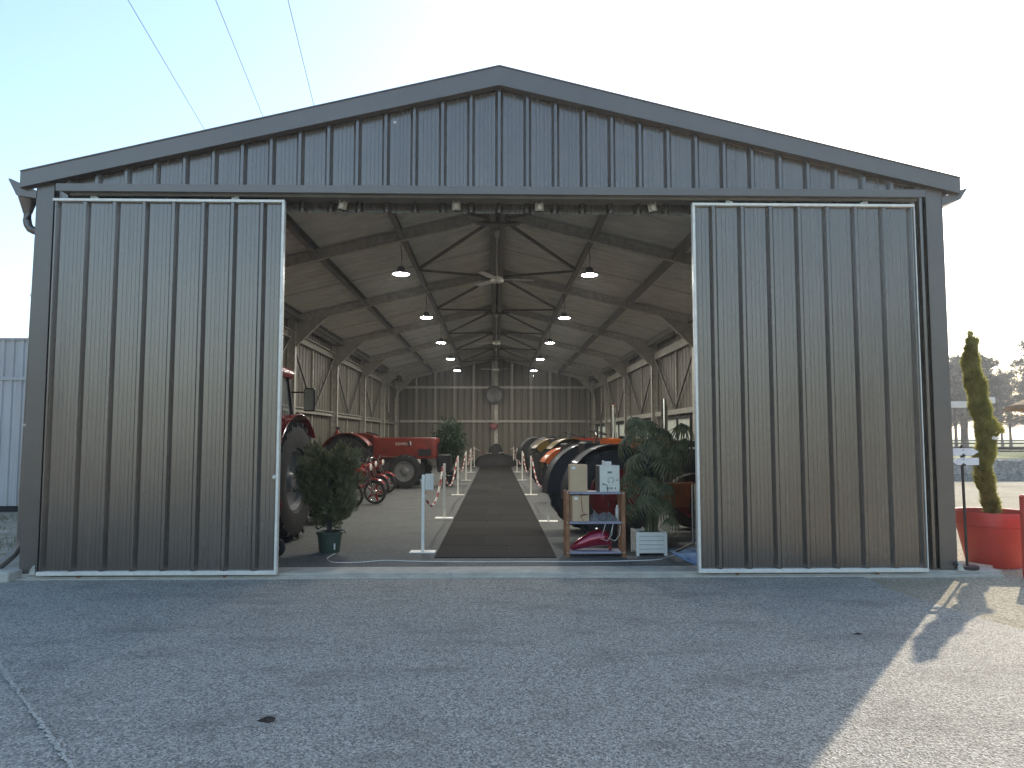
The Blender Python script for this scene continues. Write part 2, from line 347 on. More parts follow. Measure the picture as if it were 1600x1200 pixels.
# ------------------------------------------------------------------ the barn
XL, XR = -5.29, 5.21
SL = (5.915-4.60)/5.49
def roof(x): return 5.915-SL*abs(x)
barn = thing('barn', 'long anthracite steel barn with gabled roof and wide open front', 'barn', (0, 0, 0))
def sheet_profile(x0, x1, h=.05, off=.0, micro=True):           # trapezoidal ribs at every third of a metre
    pts = []
    k0 = math.ceil((x0-off-.05)*3-1e-6); k1 = math.floor((x1-off+.05)*3+1e-6); xs = []
    for k in range(k0-1, k1+2):
        c = off+k/3
        xs += [(c-.048, 0), (c-.016, h), (c+.016, h), (c+.048, 0)]
        if micro:
            for j, w in ((.105, .004), (.15, .003), (.2, .004), (.245, .003)): xs += [(c+j-w, 0), (c+j-w*.4, -.0022), (c+j+w*.4, -.0022), (c+j+w, 0)]
    def val(x):
        for (a, ha), (b_, hb) in zip(xs, xs[1:]):
            if a <= x <= b_: return ha+(hb-ha)*(x-a)/(b_-a) if b_ > a else ha
        return 0
    return [(x0, val(x0))]+[p for p in xs if x0+1e-4 < p[0] < x1-1e-4]+[(x1, val(x1))]
def ribbed(prof, lo, hi, place, th=.012):
    # place(u, d, w) -> xyz; outer skin (material 0), inner skin (material 1)
    mb = MB(); n = len(prof); vs = []
    for d_ in (0, -th):
        for u, h in prof: vs += [place(u, h+d_, lo(u)), place(u, h+d_, hi(u))]
    fs = []; b0 = 2*n
    mb.add(vs, [(2*i, 2*i+2, 2*i+3, 2*i+1) for i in range(n-1)]); mb.mi = 1
    b = 0
    for i in range(n-1): mb.f.append((b0+2*i, b0+2*i+1, b0+2*i+3, b0+2*i+2)); mb.m.append(1)
    for i in range(n-1):
        mb.f.append((2*i+1, 2*i+3, b0+2*i+3, b0+2*i+1)); mb.m.append(0); mb.f.append((2*i, b0+2*i, b0+2*i+2, 2*i+2)); mb.m.append(0)
    for i in (0, n-1): mb.f.append((2*i, 2*i+1, b0+2*i+1, b0+2*i)); mb.m.append(0)
    return mb
TWO = ['cladding', 'liner']
HEADZ = 4.355
for k in range(-6, 6):                                           # gable and front wall sheets
    x0, x1 = max(XL+.02, k-.1667), min(XR-.02, k+.8333)
    if x1-x0 < .1: continue
    segs = []
    if x1 <= -2.7 or x0 >= 2.6: segs = [(x0, x1, .05)]
    elif x0 < -2.7: segs = [(x0, -2.7, .05), (-2.7, x1, HEADZ)]
    elif x1 > 2.6: segs = [(x0, 2.6, HEADZ), (2.6, x1, .05)]
    else: segs = [(x0, x1, HEADZ)]
    for a, b_, zz in segs:
        ribbed(sheet_profile(a+.001, b_-.001), lambda u, zz=zz: zz, lambda u: roof(u)-.13, lambda u, d, w: (u, -d, w)).build('cladding_sheet', TWO, barn)
for k in range(-3, 3):                                           # set-back header strip over the opening
    ribbed(sheet_profile(max(-2.72, k-.1667)+.001, min(2.62, k+.8333)-.001), lambda u: 4.235, lambda u: 4.6, lambda u, d, w: (u, .16-d, w)).build('header_sheet', TWO, barn)
mb = MB(); mb.box(-4.98, 4.92, -.222, .155, 4.352, 4.358); mb.build('soffit', 'soffit_brown', barn)
# back wall
for k in range(-6, 6):
    x0, x1 = max(XL+.02, k-.1667), min(XR-.02, k+.8333)
    if x1-x0 > .1: ribbed(sheet_profile(x0+.001, x1-.001, micro=False), lambda u: 0, lambda u: roof(u)-.1, lambda u, d, w: (u, 30+d, w)).build('cladding_sheet', TWO, barn)
# side walls (sheet meshes shared)
prof1 = sheet_profile(-.1657, .8323, micro=False)
WZ0, WZ1 = 1.42, 2.13
side = {}
for s in (-1, 1):
    X = XL if s < 0 else XR
    place = lambda u, d, w, s=s: (s*d, u, w)
    topz = roof(X)-.12
    side[(s, 'full')] = ribbed(prof1, lambda u: -.02, lambda u: topz, place).mesh('cladding_sheet', TWO)
    side[(s, 'low')] = ribbed(prof1, lambda u: -.02, lambda u: WZ0, place).mesh('cladding_sheet', TWO)
    side[(s, 'up')] = ribbed(prof1, lambda u: WZ1, lambda u: topz, place).mesh('cladding_sheet', TWO)
    for k in range(30):
        y = k+.1667+.03
        win = s > 0 and k in (6, 7, 8, 11, 12, 13, 16, 17, 18, 21, 22, 23, 26, 27, 28)
        for kind in (('low', 'up') if win else ('full',)): link('cladding_sheet', side[(s, kind)], barn, (X, y, 0))
for k in (6, 11, 16, 21, 26):                                    # right-hand windows
    y0, y1 = k+.03, k+3.03
    w = link('window', None, barn, (XR, y0, WZ0))
    mb = MB(); L = y1-y0; H = WZ1-WZ0
    for a in ((-.06, .05, 0, .05, 0, H), (-.06, .05, L-.05, L, 0, H), (-.06, .05, L/2-.025, L/2+.025, .05, H-.05)): mb.box(*a)
    for z0 in (0, H-.05): mb.box(-.058, .048, .05, L-.05, z0, z0+.05)
    mb.build('frame', 'black_plastic', w)
    for a, b_ in ((.05, L/2-.025), (L/2+.025, L-.05)):
        mb = MB(); mb.box(-.01, .002, a, b_, .05, H-.05); mb.build('pane', 'frosted_pane', w)
# roof sheets: ribs run down the slope, shared meshes
TH = math.atan(SL); LEN = 5.50/math.cos(TH)
for s in (-1, 1):
    rm = ribbed(sheet_profile(-.1657, .8323, micro=False), lambda u: 0, lambda u: LEN, lambda u, d, w, s=s: (s*(w*math.cos(TH)+d*math.sin(TH)), u, -w*math.sin(TH)+d*math.cos(TH))).mesh('roof_sheet', ['cladding', 'roof_liner'])
    for k in range(30): link('roof_sheet', rm, barn, (0, k+.1667-.0, roof(0)-.06))
mb = MB(); mb.prism([(-.3, roof(.3)-.02), (0, roof(0)+.0), (.3, roof(.3)-.02), (.3, roof(.3)-.035), (0, roof(0)-.015), (-.3, roof(.3)-.035)], 0, 30.1); mb.build('ridge_cap', 'trim_steel', barn)
# verge flashing: folded strip with a returned top edge
for s in (-1, 1):
    for y, nm in ((-.13, 'front'), (30.0, 'back')):
        xe = 5.49 if s < 0 else 5.44; mb = MB()
        mb.prism([(0, roof(0)), (s*xe, roof(xe)), (s*xe, roof(xe)-.175), (0, roof(0)-.218)], y, y+.028); mb.mi = 0
        mb.prism([(0, roof(0)+.012), (s*xe, roof(xe)+.012), (s*xe, roof(xe)), (0, roof(0))], y-.012, y+.17)
        mb.prism([(0, roof(0)-.218), (s*xe, roof(xe)-.175), (s*xe, roof(xe)-.185), (0, roof(0)-.228)], y-.004, y+.11)
        mb.build('verge_flashing', 'trim_steel', barn)
# corner flashings, front head flashing with its shaded soffit
for s, X in ((-1, XL), (1, XR)):
    mb = MB(); mb.box(*sorted((X-s*.15, X+s*.05)), -.058, -.045, .05, roof(X)-.16); mb.box(*sorted((X+s*.038, X+s*.05)), -.045, .2, .05, roof(X)-.16); mb.build('corner_flashing', 'trim_steel', barn)
for i, (xa, xb) in enumerate(((-5.02, -1.72), (-1.75, 1.62), (1.59, 4.95))):
    o_ = .003*(i % 2); mb = MB(); mb.ext([(.0, o_), (.235+o_, o_), (.235+o_, -.085-o_), (.225, -.085-o_), (.225, -.012), (0, -.012)], (xa, 0, 4.43), (xb, 0, 4.43)); mb.build('head_flashing', 'trim_steel', barn)
mb = MB(); mb.box(-4.9, 4.9, -.16, -.12, 4.318, 4.350); mb.build('door_track', 'soffit_brown', barn)
def bracket(x, tilt=0):
    b_ = link('track_bracket', None, barn, (x, .17, 4.29), (0, tilt, 0))
    mb = MB(); mb.box(-.05, .05, -.062, -.054, -.03, .075); mb.box(-.034, -.022, -.15, -.054, .04, .052); mb.box(.022, .034, -.15, -.054, .04, .052); mb.build('plate', 'cream_metal', b_)
    mb = MB(); mb.lathe([(.0, -.012), (.024, -.012), (.024, .012), (0, .012)], 12, T(0, -.1, .008) @ rotm('X', R(90))); mb.box(-.018, .018, -.12, -.08, -.03, .0); mb.build('roller', 'white_plastic', b_)
for x, t_ in ((-1.86, R(10)), (-.51, 0), (.48, 0), (1.84, R(-12))): bracket(x, t_)
# gutters and downpipe
GP = [(-.005, .0), (.105, .07), (.115, .06), (.115, .075), (.10, .08), (-.0, .012), (-.13, -.075), (-.13, .02), (-.142, .02), (-.142, -.09)]
for s in (-1, 1):
    mb = MB(); X0 = -5.51 if s < 0 else 5.45
    P = [(X0+s*.11, 4.52), (X0+s*.12, 4.515), (X0+s*.03, 4.38), (X0-s*.20, 4.295), (X0-s*.205, 4.40), (X0-s*.195, 4.40), (X0-s*.19, 4.315), (X0+s*.02, 4.395)]
    if s < 0: P = [(X0+s*.14, 4.545), (X0+s*.16, 4.54), (X0+s*.06, 4.35), (X0-s*.17, 4.31), (X0-s*.175, 4.40), (X0-s*.165, 4.40), (X0-s*.16, 4.325), (X0+s*.05, 4.365)]
    mb.prism(P, -.06, 30.0); mb.prism([P[0], P[2], P[3], P[4]], -.066, -.06); mb.build('gutter', 'trim_steel', barn)
dp = link('downpipe', None, barn, (0, 0, 0))
mb = MB(); rr = [[Vector((-5.50+a*math.cos(t), .05+a*.9*math.sin(t), z)) for t in (2*math.pi*k/14 for k in range(14))] for a, z in ((.13, 4.40), (.11, 4.36), (.058, 4.20), (.05, 4.17))]
mb.loft(rr); mb.build('outlet_funnel', 'trim_steel', dp, True)
mb = MB(); pts = [(-5.5, .05, 4.2), (-5.5, .05, 4.08), (-5.49, .05, 4.03), (-5.46, .05, 3.985), (-5.42, .05, 3.965), (-5.40, .05, 3.96), (-5.375, .05, 3.95), (-5.36, .05, 3.92), (-5.355, .05, 3.86), (-5.40, .05, .42), (-5.405, .05, .36), (-5.45, .02, .26), (-5.50, -.0, .2), (-5.62, -.03, .09)]
mb.tube(pts, .046, 12); mb.build('pipe', 'trim_steel', dp, True)
for z in (3.2, 1.7): mb = MB(); mb.lathe([(.05, -.015), (.054, -.015), (.054, .015), (.05, .015)], 12, T(-5.355-.045*(3.86-z)/3.44, .05, z)); mb.build('pipe_clip', 'galvanised', dp)

# portal frames, purlins, rods and braces
RD = .20
def rz_(x): return roof(x)-.085
for k in range(7):
    y = 5*k+(.32 if k == 0 else (-.14 if k == 6 else 0))
    for s in (-1, 1):
        X = (XL+.14) if s < 0 else (XR-.14)
        mb = MB(); up = Vector((s*math.sin(TH), 0, math.cos(TH))); p0 = Vector((s*.05, y, rz_(.05)))-up*RD/2; p1 = Vector((X-s*.02, y, rz_(abs(X))))-up*RD/2
        mb.ibeam(p0, p1, .11, RD, .011, up); mb.build('rafter', 'galvanised', barn)
        mb = MB(); mb.ibeam((X, y, .04), (X, y, rz_(abs(X))-.1), .16, .2, .011, (1, 0, 0)); mb.build('column', 'galvanised', barn)
        mb = MB(); xa = abs(X); mb.prism([(s*(xa-.1), rz_(xa)-.2), (s*(xa-.1), rz_(xa)-.78), (s*(xa-.28), rz_(xa-.28)-.66), (s*(xa-.9), rz_(xa-.9)-RD-.005), ], y-.008, y+.008)
        p2 = (s*(xa-.28), y, rz_(xa-.28)-.66); p3 = (s*(xa-.9), y, rz_(xa-.9)-RD-.0)
        mb.bar(p2, p3, .11, .012); mb.bar((s*(xa-.1), y, rz_(xa)-.78), p2, .11, .012)
        mb.build('haunch', 'frame_steel', barn)
    mb = MB(); mb.prism([(-.45, rz_(.45)-RD+.01), (0, rz_(0)-RD+.0), (.45, rz_(.45)-RD+.01), (.2, rz_(.2)-RD-.08), (-.2, rz_(.2)-RD-.08)], y-.075, y+.075); mb.build('ridge_gusset', 'dark_beam', barn)
CSEC = lambda w, h: [(-w/2, -h/2), (w/2, -h/2), (w/2, -h/2+.03), (w/2-.008, -h/2+.03), (w/2-.008, -h/2+.008), (-w/2+.008, -h/2+.008), (-w/2+.008, h/2-.008), (w/2-.008, h/2-.008), (w/2-.008, h/2-.03), (w/2, h/2-.03), (w/2, h/2), (-w/2, h/2)]
for s in (-1, 1):
    up = (s*math.sin(TH), 0, math.cos(TH)); mesh_p = {}
    for xa in (1.78, 3.3, 4.9):
        zc = rz_(xa)-.105
        mb = MB(); mb.ext(CSEC(.085, .205), (s*xa, .06, zc), (s*xa, 4.94, zc), up); pm = mb.mesh('purlin', 'dark_beam')
        for k in range(6): link('purlin', pm, barn, (0, 5*k, 0))
    mb = MB(); mb.box(*sorted((s*.03, s*.145)), .06, 4.94, rz_(0)-.285, rz_(0)-.03); pm = mb.mesh('ridge_beam', 'dark_beam')
    for k in range(6): link('ridge_beam', pm, barn, (0, 5*k, 0))
    X = (XL if s < 0 else XR)
    for k in range(6):
        yc = 5*k+2.5
        for a, b_ in ((.16, 1.74), (1.83, 3.26), (3.35, 4.86)):
            mb = MB(); mb.tube([(s*a, yc, rz_(a)-.1), (s*b_, yc, rz_(b_)-.1)], .009, 6); mb.build('sag_rod', 'galvanised', barn)
        for e in (-1, 1):
            mb = MB(); mb.bar((s*.2, yc+e*2.3, rz_(.2)-.19), (s*1.72, yc+e*.06, rz_(1.72)-.19), .05, .05); mb.build('roof_brace', 'dark_beam', barn)
            mb = MB(); mb.bar((X-s*.1, yc+e*2.36, 4.0), (X-s*.1, yc+e*.05, 2.34), .05, .05, (1, 0, 0)); mb.build('wall_brace', 'dark_beam', barn)
        mb = MB(); mb.ext(CSEC(.07, .14), (X-s*.12, 5*k+.1, 2.27), (X-s*.12, 5*k+4.9, 2.27)); mb.build('wall_girt', 'frame_steel', barn)
        mb = MB(); mb.ext(CSEC(.1, .22), (X-s*.1, 5*k+.1, 4.13), (X-s*.1, 5*k+4.9, 4.13)); mb.build('eave_strut', 'frame_steel', barn)
        mb = MB(); mb.bar((X-s*.05, yc, 2.35), (X-s*.05, yc, 4.02), .05, .04, (1, 0, 0)); mb.build('mid_post', 'galvanised', barn)
        if s < 0: mb = MB(); mb.bar((X-s*.05, yc, .04), (X-s*.05, yc, 2.19), .05, .04, (1, 0, 0)); mb.build('mid_post', 'galvanised', barn)
for z in (4.13, 2.36):
    for a, b_ in ((XL+.27, -.09), (.09, XR-.27)): mb = MB(); mb.ext(CSEC(.07, .12), (a, 29.9, z), (b_, 29.9, z)); mb.build('wall_girt', 'galvanised', barn)
mb = MB(); mb.ibeam((0, 29.86, .04), (0, 29.86, rz_(0)-.3), .16, .2, .011, (1, 0, 0)); mb.build('column', 'galvanised', barn)

# ------------------------------------------------------------------ sliding doors
def sliding_door(x0, x1, inner, label):
    z0, z1 = .045, 4.275
    d = thing('sliding_door', label, 'sliding door', (x0, -.14, 0), 0, 'sliding barn doors'); W = x1-x0
    off = (.03 if inner > 0 else W-.03-7/3)
    a = .03; b_ = W-.03; cuts = [a]+[off+j/3-.1667 for j in ((3, 6))]+[b_]
    for p, q in zip(cuts, cuts[1:]):
        ribbed(sheet_profile(p+.0008, q-.0008, off=off), lambda u: z0+.045, lambda u: z1-.04, lambda u, dd, w: (u, -dd, w)).build('cladding_sheet', ['cladding', 'liner'], d)
    for nm, bx in (('bottom_rail', (0, W, -.052, .02, z0, z0+.044)), ('top_rail', (0, W, -.052, .02, z1-.032, z1))):
        mb = MB(); mb.cbox(*bx, .004); mb.build(nm, 'door_rail', d)
    for side_, xx in ((0, 0), (1, W-.03)):
        wide = (inner > 0) == bool(side_)
        mb = MB(); w0, w1 = (xx, xx+.03) if wide else ((0, .012) if not side_ else (W-.012, W)); mb.cbox(w0, w1, -.052, .021, z0+.0445, z1-.0325, .004); mb.build('edge_stile', 'door_rail' if wide or inner < 0 else 'trim_steel', d)
    for fx in (.17, .78):
        x = W*fx
        h = link('hanger', None, d, (x, -.0, z1)); mb = MB(); mb.box(-.04, .04, -.012, .012, 0.0005, .03); mb.tube([(0, 0, .03), (.0, 0, .07)], .012, 8); mb.build('roller', 'cream_metal', h)
        mb = MB(); mb.bar((0, -.03, .02), (-.11 if x < W/2 else .11, .06, .1), .018, .01); mb.build('hanger_arm', 'cream_metal', h)
        g = MB(); g.lathe([(.0, -.012), (.022, -.012), (.022, .012), (0, .012)], 10, T(x, -.01, z0-.012) @ rotm('X', R(90))); g.build('guide_roller', 'rust', d); g = MB(); g.box(x-.07, x+.07, -.0555, -.0525, z0+.006, z0+.04); g.build('roller_plate', 'door_rail', d)
    return d
dl = sliding_door(-5.075, -2.455, 1, 'tall grey sliding door with a brass lock, before the red cab tractor')
dr = sliding_door(2.238, 4.848, -1, 'tall grey sliding door beside the white planter and the red pot')
mb = MB(); mb.lathe([(0, .02), (.018, .02), (.022, .01), (.024, 0)], 12, T(2.575, -.05, 1.12) @ rotm('X', R(90))); mb.build('lock', 'cream_metal', dl)
def end_stop(x, s, label):
    t_ = thing('door_stop', label, 'door stop', (x, -.075, .045)); mb = MB()
    mb.prism([(-.035, 0), (.035, 0), (.035, .10), (.01, .095), (-.02, .05)][::1] if s < 0 else [(-.035, 0), (.035, 0), (.02, .05), (-.01, .095), (-.035, .10)], -.03, .0); mb.box(-.05, .05, -.045, .01, -.004+.004, .008); mb.build('bracket', 'galvanised', t_)
    mb = MB(); mb.lathe([(0, -.02), (.016, -.02), (.016, .02), (0, .02)], 10, T(-s*.05, -.015, .07) @ rotm('Y', R(90))); mb.build('buffer', 'black_plastic', t_)
end_stop(-5.17, -1, 'small galvanised door stop by the foot of the downpipe'); end_stop(5.27, 1, 'small galvanised door stop beside the signpost foot')

# ------------------------------------------------------------------ roof lamps and ceiling fans
def lamp():
    t_ = thing('pendant_lamp', 'round black industrial pendant lamp, lit, hanging under a roof rafter', 'lamp', group='pendant lamps under the rafters')
    mb = MB(); mb.lathe([(0, .13), (.05, .13), (.07, .10), (.075, .06), (.11, .035), (.18, 0), (.18, -.012), (.145, -.012)], 24); mb.build('housing', 'dark_grey_metal', t_, True)
    mb = MB(); mb.lathe([(.146, -.006), (.12, -.02), (.06, -.028), (.0, -.03)], 24); mb.build('lens', 'lamp_glow', t_, True)
    mb = MB(); mb.tube([(0, 0, .12), (.012, .0, .3), (-.008, 0, .5), (0, 0, .66)], .007, 6); mb.build('cord', 'wire_black', t_)
    return t_
ORD = ['first', 'second', 'third', 'fourth', 'fifth', 'sixth']
lp = lamp()
first = True
for k in range(5):
    for s in (-1, 1):
        o = lp if first else copy_tree(lp); first = False
        o.location = (s*1.75-.04, 5*k+5, 4.58)
        o['label'] = 'lit round pendant lamp under the %s rafter from the doorway, %s side' % (ORD[k], 'window' if s > 0 else 'moped')
def fan():
    t_ = thing('ceiling_fan', 'white three-blade ceiling fan hanging on a rod from the ridge', 'ceiling fan', group='ceiling fans along the ridge')
    mb = MB(); mb.lathe([(0, .06), (.05, .06), (.11, .03), (.13, -.02), (.11, -.06), (0, -.075)], 20); mb.build('motor', 'white_plastic', t_, True)
    mb = MB(); mb.tube([(0, 0, .05), (0, 0, .92)], .014, 8); mb.lathe([(.015, .80), (.045, .84), (.06, .95), (.05, .97)], 12); mb.build('rod', 'white_plastic', t_, True)
    for a in (0, 120, 240):
        mb = MB(); mt = rotm('Z', R(a+4)) @ rotm('X', R(9)); mb.add([mt @ Vector(p) for p in ((.1, -.03, 0), (.3, -.065, 0), (.72, -.055, 0), (.72, .055, 0), (.3, .065, 0), (.1, .03, 0), (.1, -.03, -.006), (.3, -.065, -.006), (.72, -.055, -.006), (.72, .055, -.006), (.3, .065, -.006), (.1, .03, -.006))],
               [(0, 1, 2, 3, 4, 5), (11, 10, 9, 8, 7, 6)]+[(i, (i+1) % 6+0, (i+1) % 6+6, i+6) for i in range(6)]); mb.build('blade', 'white_plastic', t_)
    return t_
fn = fan()
for i, y in enumerate((5.55, 15.2, 24.7)):
    o = fn if i == 0 else copy_tree(fn); o.location = (-.01, y, 4.6); o.rotation_euler.z = R(i*37)
    o['label'] = 'white three-blade ceiling fan on the ridge, ' + ['just inside the doorway', 'in the middle of the barn', 'before the round mirror'][i]

# ------------------------------------------------------------------ rubber walkway
FZ = .04
ww = thing('rubber_walkway', 'long brown black rubber tile walkway down the middle of the barn', 'walkway', (0, 0, FZ))
tm = {}
def tile(w, l, key):
    if key not in tm: mb = MB(); mb.cbox(.003, w-.003, .003, l-.003, 0.0005, .012, .003); tm[key] = mb.mesh('mat_tile', 'mat_rubber')
    return tm[key]
y = .92; r_ = 0
while y < 29.2:
    ws = (.517, .517, .517)
    x = -.81-(.0)
    for j, w in enumerate((.62, .93) if r_ % 2 else (.93, .62)):
        o = link('mat_tile', tile(w, 1.0, (w,)), ww, (x, y, (r_ % 3)*.0007)); x += w
    y += 1.0; r_ += 1

# ------------------------------------------------------------------ barrier posts and chains
def post():
    t_ = thing('barrier_post', 'slim white barrier post on a flat foot beside the rubber walkway', 'barrier post', group='white barrier posts along the walkway')
    mb = MB(); mb.cbox(-.02, .02, -.02, .02, .012, 1.02, .003); mb.build('shaft', 'white_paint', t_)
    mb = MB(); mb.cbox(-.17, .17, -.11, .11, 0, .012, .003); mb.build('foot', 'white_paint', t_)
    return t_
pp = post(); first = True
LP = [(-1.0, 1.42), (-1.0, 5.5), (-1.02, 11.0), (-1.06, 17.4), (-1.08, 23.2), (-1.1, 28.9)]; RP = [(.92, 4.9), (.9, 11.0), (.91, 17.5), (.9, 23.4), (.88, 28.9)]
for i, (x, y) in enumerate(LP+RP):
    o = pp if first else copy_tree(pp); first = False; o.location = (x, y, FZ); s = -1 if x < 0 else 1
    o.rotation_euler.z = R(rng.uniform(-4, 4))
    o['label'] = 'slim white barrier post, %s from the doorway on the %s side of the walkway' % (ORD[i if x < 0 else i-6], 'moped' if x < 0 else 'shelf')
def card(x, y, lab):
    t_ = thing('card_holder', lab, 'card holder', (x, y, FZ+1.02), R(58)); mb = MB(); mb.cbox(-.012, .012, -.13, .0, -.2, .012, .003); mb.build('frame', 'white_plastic', t_)
    mb = MB(); mb.box(.0125, .014, -.12, -.01, -.19, .0); mb.build('card', 'grey_paint', t_)
card(-.972, 1.45, 'white card holder on top of the first barrier post nearest the shrub')
for i, (x, y) in enumerate([LP[2], LP[4], RP[0], RP[2]]): pass
def link_mesh(mat):
    mb = MB(); pts = []
    for k in range(8):
        a = 2*math.pi*k/8; pts.append(Vector((math.cos(a)*.026+(.012 if math.cos(a) > 0 else -.012), math.sin(a)*.016, 0)))
    n = 5; vs = []; fs = []
    for i, p in enumerate(pts):
        d = (pts[(i+1) % 8]-pts[i-1]).normalized(); a = d.cross(Vector((0, 0, 1)))
        vs += [p+(a*math.cos(2*math.pi*k/n)+Vector((0, 0, 1))*math.sin(2*math.pi*k/n))*.0055 for k in range(n)]
    fs = [(i*n+k, i*n+(k+1) % n, ((i+1) % 8)*n+(k+1) % n, ((i+1) % 8)*n+k) for i in range(8) for k in range(n)]
    return vs, fs
LV, LF = link_mesh(0)
def chain(a, b_, sag, side_, label):
    a, b_ = Vector(a), Vector(b_); L = (b_-a).length; mb = MB(); pts = []; N = 60
    for i in range(N+1):
        t_ = i/N; p = a.lerp(b_, t_); p.z -= sag*(1-(2*t_-1)**2); pts.append(p)
    acc = 0; lens_ = [0]
    for p, q in zip(pts, pts[1:]): acc += (q-p).length; lens_.append(acc)
    n = int(acc/.062); j = 0
    for k in range(n):
        s_ = (k+.5)*acc/n
        while lens_[j+1] < s_: j += 1
        d = (pts[j+1]-pts[j]).normalized(); p = pts[j]+d*(s_-lens_[j]); q = d.to_track_quat('X', 'Z').to_matrix().to_4x4(); mt = T(*p) @ q @ rotm('X', R(90*(k % 2)))
        mb.mi = 0 if (k//5) % 2 else 1; mb.add([mt @ v for v in LV], LF)
    tag(mb.build('barrier_chain', ['chain_red', 'white_plastic']), label, 'chain', 'red and white chains between the barrier posts')
CL = 'sagging red and white plastic chain between two white barrier posts'
for P_ in (LP, RP):
    s = -1 if P_ is LP else 1
    for i, ((xa, ya), (xb, yb)) in enumerate(zip(P_, P_[1:])): chain((xa+s*.032, ya, FZ+.96), (xb+s*.032, yb, FZ+.96), .52, s, 'sagging red and white chain, %s span from the doorway on the %s side' % (ORD[i], 'moped' if s < 0 else 'shelf'))
chain((LP[-1][0], 29, FZ+.95), (RP[-1][0], 29, FZ+.95), .28, 0, 'red and white chain strung across the far end of the walkway')

# ------------------------------------------------------------------ wheels, tractors
def wheel(parent, name, loc, r, w, rim_r, rim_mat, lugs=0, hub_mat='engine_grey', dish=1, steer=0):
    wobj = link(name, None, parent, loc, (0, 0, steer)); mt = rotm('X', R(90))
    h = w/2; t_ = MB(); kk = .915 if lugs else .955
    t_.lathe([(rim_r, h*.75), (rim_r+.02, h*.92), (rim_r+(r-rim_r)*.5, h*1.02), (r*kk, h*.9), (r*(kk+.02), h*.55), (r*(kk+.025), 0), (r*(kk+.02), -h*.55), (r*kk, -h*.9), (rim_r+(r-rim_r)*.5, -h*1.02), (rim_r+.02, -h*.92), (rim_r, -h*.75)], 40, mt)
    if lugs:
        for k in range(lugs):
            for sd_ in (-1, 1):
                a = 2*math.pi*(k+(.5 if sd_ > 0 else 0))/lugs; dA = .30/r
                vs = []
                for rr_ in (r*.90, r*1.0):
                    for (yy, aa) in ((0, a), (sd_*h*.97, a-dA)):
                        for wdt in (-.022/r*1.2, .022/r*1.2):
                            rad = rr_ if yy == 0 or rr_ < r*.97 else r*.985
                            vs.append(Vector((rad*math.cos(aa+wdt), yy, rad*math.sin(aa+wdt))))
                t_.add(vs, [(0, 1, 3, 2), (4, 6, 7, 5), (0, 4, 5, 1), (2, 3, 7, 6), (0, 2, 6, 4), (1, 5, 7, 3)])
    t_.build('tyre', 'rubber', wobj, True)
    g = MB(); g.lathe([(rim_r+.004, h*.78), (rim_r*.96, h*.8), (rim_r*.9, h*.45), (rim_r*.55, h*.25), (rim_r*.3, h*.45), (rim_r*.22, h*.7), (0, h*.72)], 32, mt); g.lathe([(rim_r+.004, -h*.78), (rim_r*.96, -h*.8), (rim_r*.9, -h*.45), (rim_r*.55, -h*.25), (rim_r*.3, -h*.45), (rim_r*.22, -h*.7), (0, -h*.72)], 32, mt)
    g.build('rim', rim_mat, wobj, True)
    n_ = MB()
    for sd_ in (-1, 1):
        for k in range(6):
            a = 2*math.pi*k/6; n_.lathe([(0, .02), (.016, .02), (.018, 0)], 6, T(rim_r*.4*math.cos(a), sd_*h*.36, rim_r*.4*math.sin(a)) @ rotm('X', R(-90*sd_)))
    n_.build('wheel_nuts', hub_mat, wobj); return wobj
def fender(parent, cx, cz, r, y0, y1, a0, a1, mat, side_y=None, skirt=.16):
    mb = MB(); n = 20
    def ring(rad, yy): return [Vector((cx+rad*math.cos(a0+(a1-a0)*i/n), yy, cz+rad*math.sin(a0+(a1-a0)*i/n))) for i in range(n+1)]
    A, B_, C_, D_ = ring(r, y0), ring(r, y1), ring(r-.012, y0), ring(r-.012, y1); m_ = n+1
    mb.add(A+B_, [(i, i+1, m_+i+1, m_+i) for i in range(n)]); mb.add(C_+D_, [(i, m_+i, m_+i+1, i+1) for i in range(n)])
    if side_y is not None:                                     # inner skirt plate
        E_, G_ = ring(r, side_y), ring(r-skirt, side_y); mb.add(E_+G_, [(i, i+1, m_+i+1, m_+i) for i in range(n)])
    mb.tube(A, .012, 6); mb.tube(B_, .012, 6); return mb.build('fender', mat, parent, True)
def rrect(w, h, c, n=4):
    out = []
    for (sx, sy, a0) in ((1, 1, 0), (-1, 1, 90), (-1, -1, 180), (1, -1, 270)):
        for k in range(n+1):
            a = R(a0+90*k/n); out.append((sx*(w/2-c)+c*math.cos(a), sy*(h/2-c)+c*math.sin(a)))
    return out
def hood(parent, x0, x1, w0, w1, zb, z0, z1, mat, round_=.12, name='hood'):
    rings = []
    for t_, sc in ((0, 1), (.02, 1), (.5, 1), (.93, 1), (.985, .95), (1, .86)):
        x = x0+(x1-x0)*t_; w = (w0+(w1-w0)*t_)*sc; zt = z0+(z1-z0)*t_; h = (zt-zb)*sc; zc = (zt+zb)/2
        rings.append([Vector((x, a, zc+b_)) for a, b_ in rrect(w, h, min(round_, w*.4, h*.4))])
    mb = MB(); mb.loft(rings); return mb.build(name, mat, parent, True)
def steering(parent, x, z, r=.2, tilt=55):
    s_ = link('steering_wheel', None, parent, (x, 0, z), (0, R(-tilt+90-20), 0)); mb = MB(); mb.tube([(r*math.cos(2*math.pi*k/24), r*math.sin(2*math.pi*k/24), 0) for k in range(25)], .014, 8, False)
    for k in range(3): mb.tube([(0, 0, -.03), (r*math.cos(2.1*k), r*math.sin(2.1*k), 0)], .008, 6)
    mb.tube([(0, 0, -.03), (0, 0, -.45)], .018, 8); mb.build('rim', 'black_plastic', s_, True)
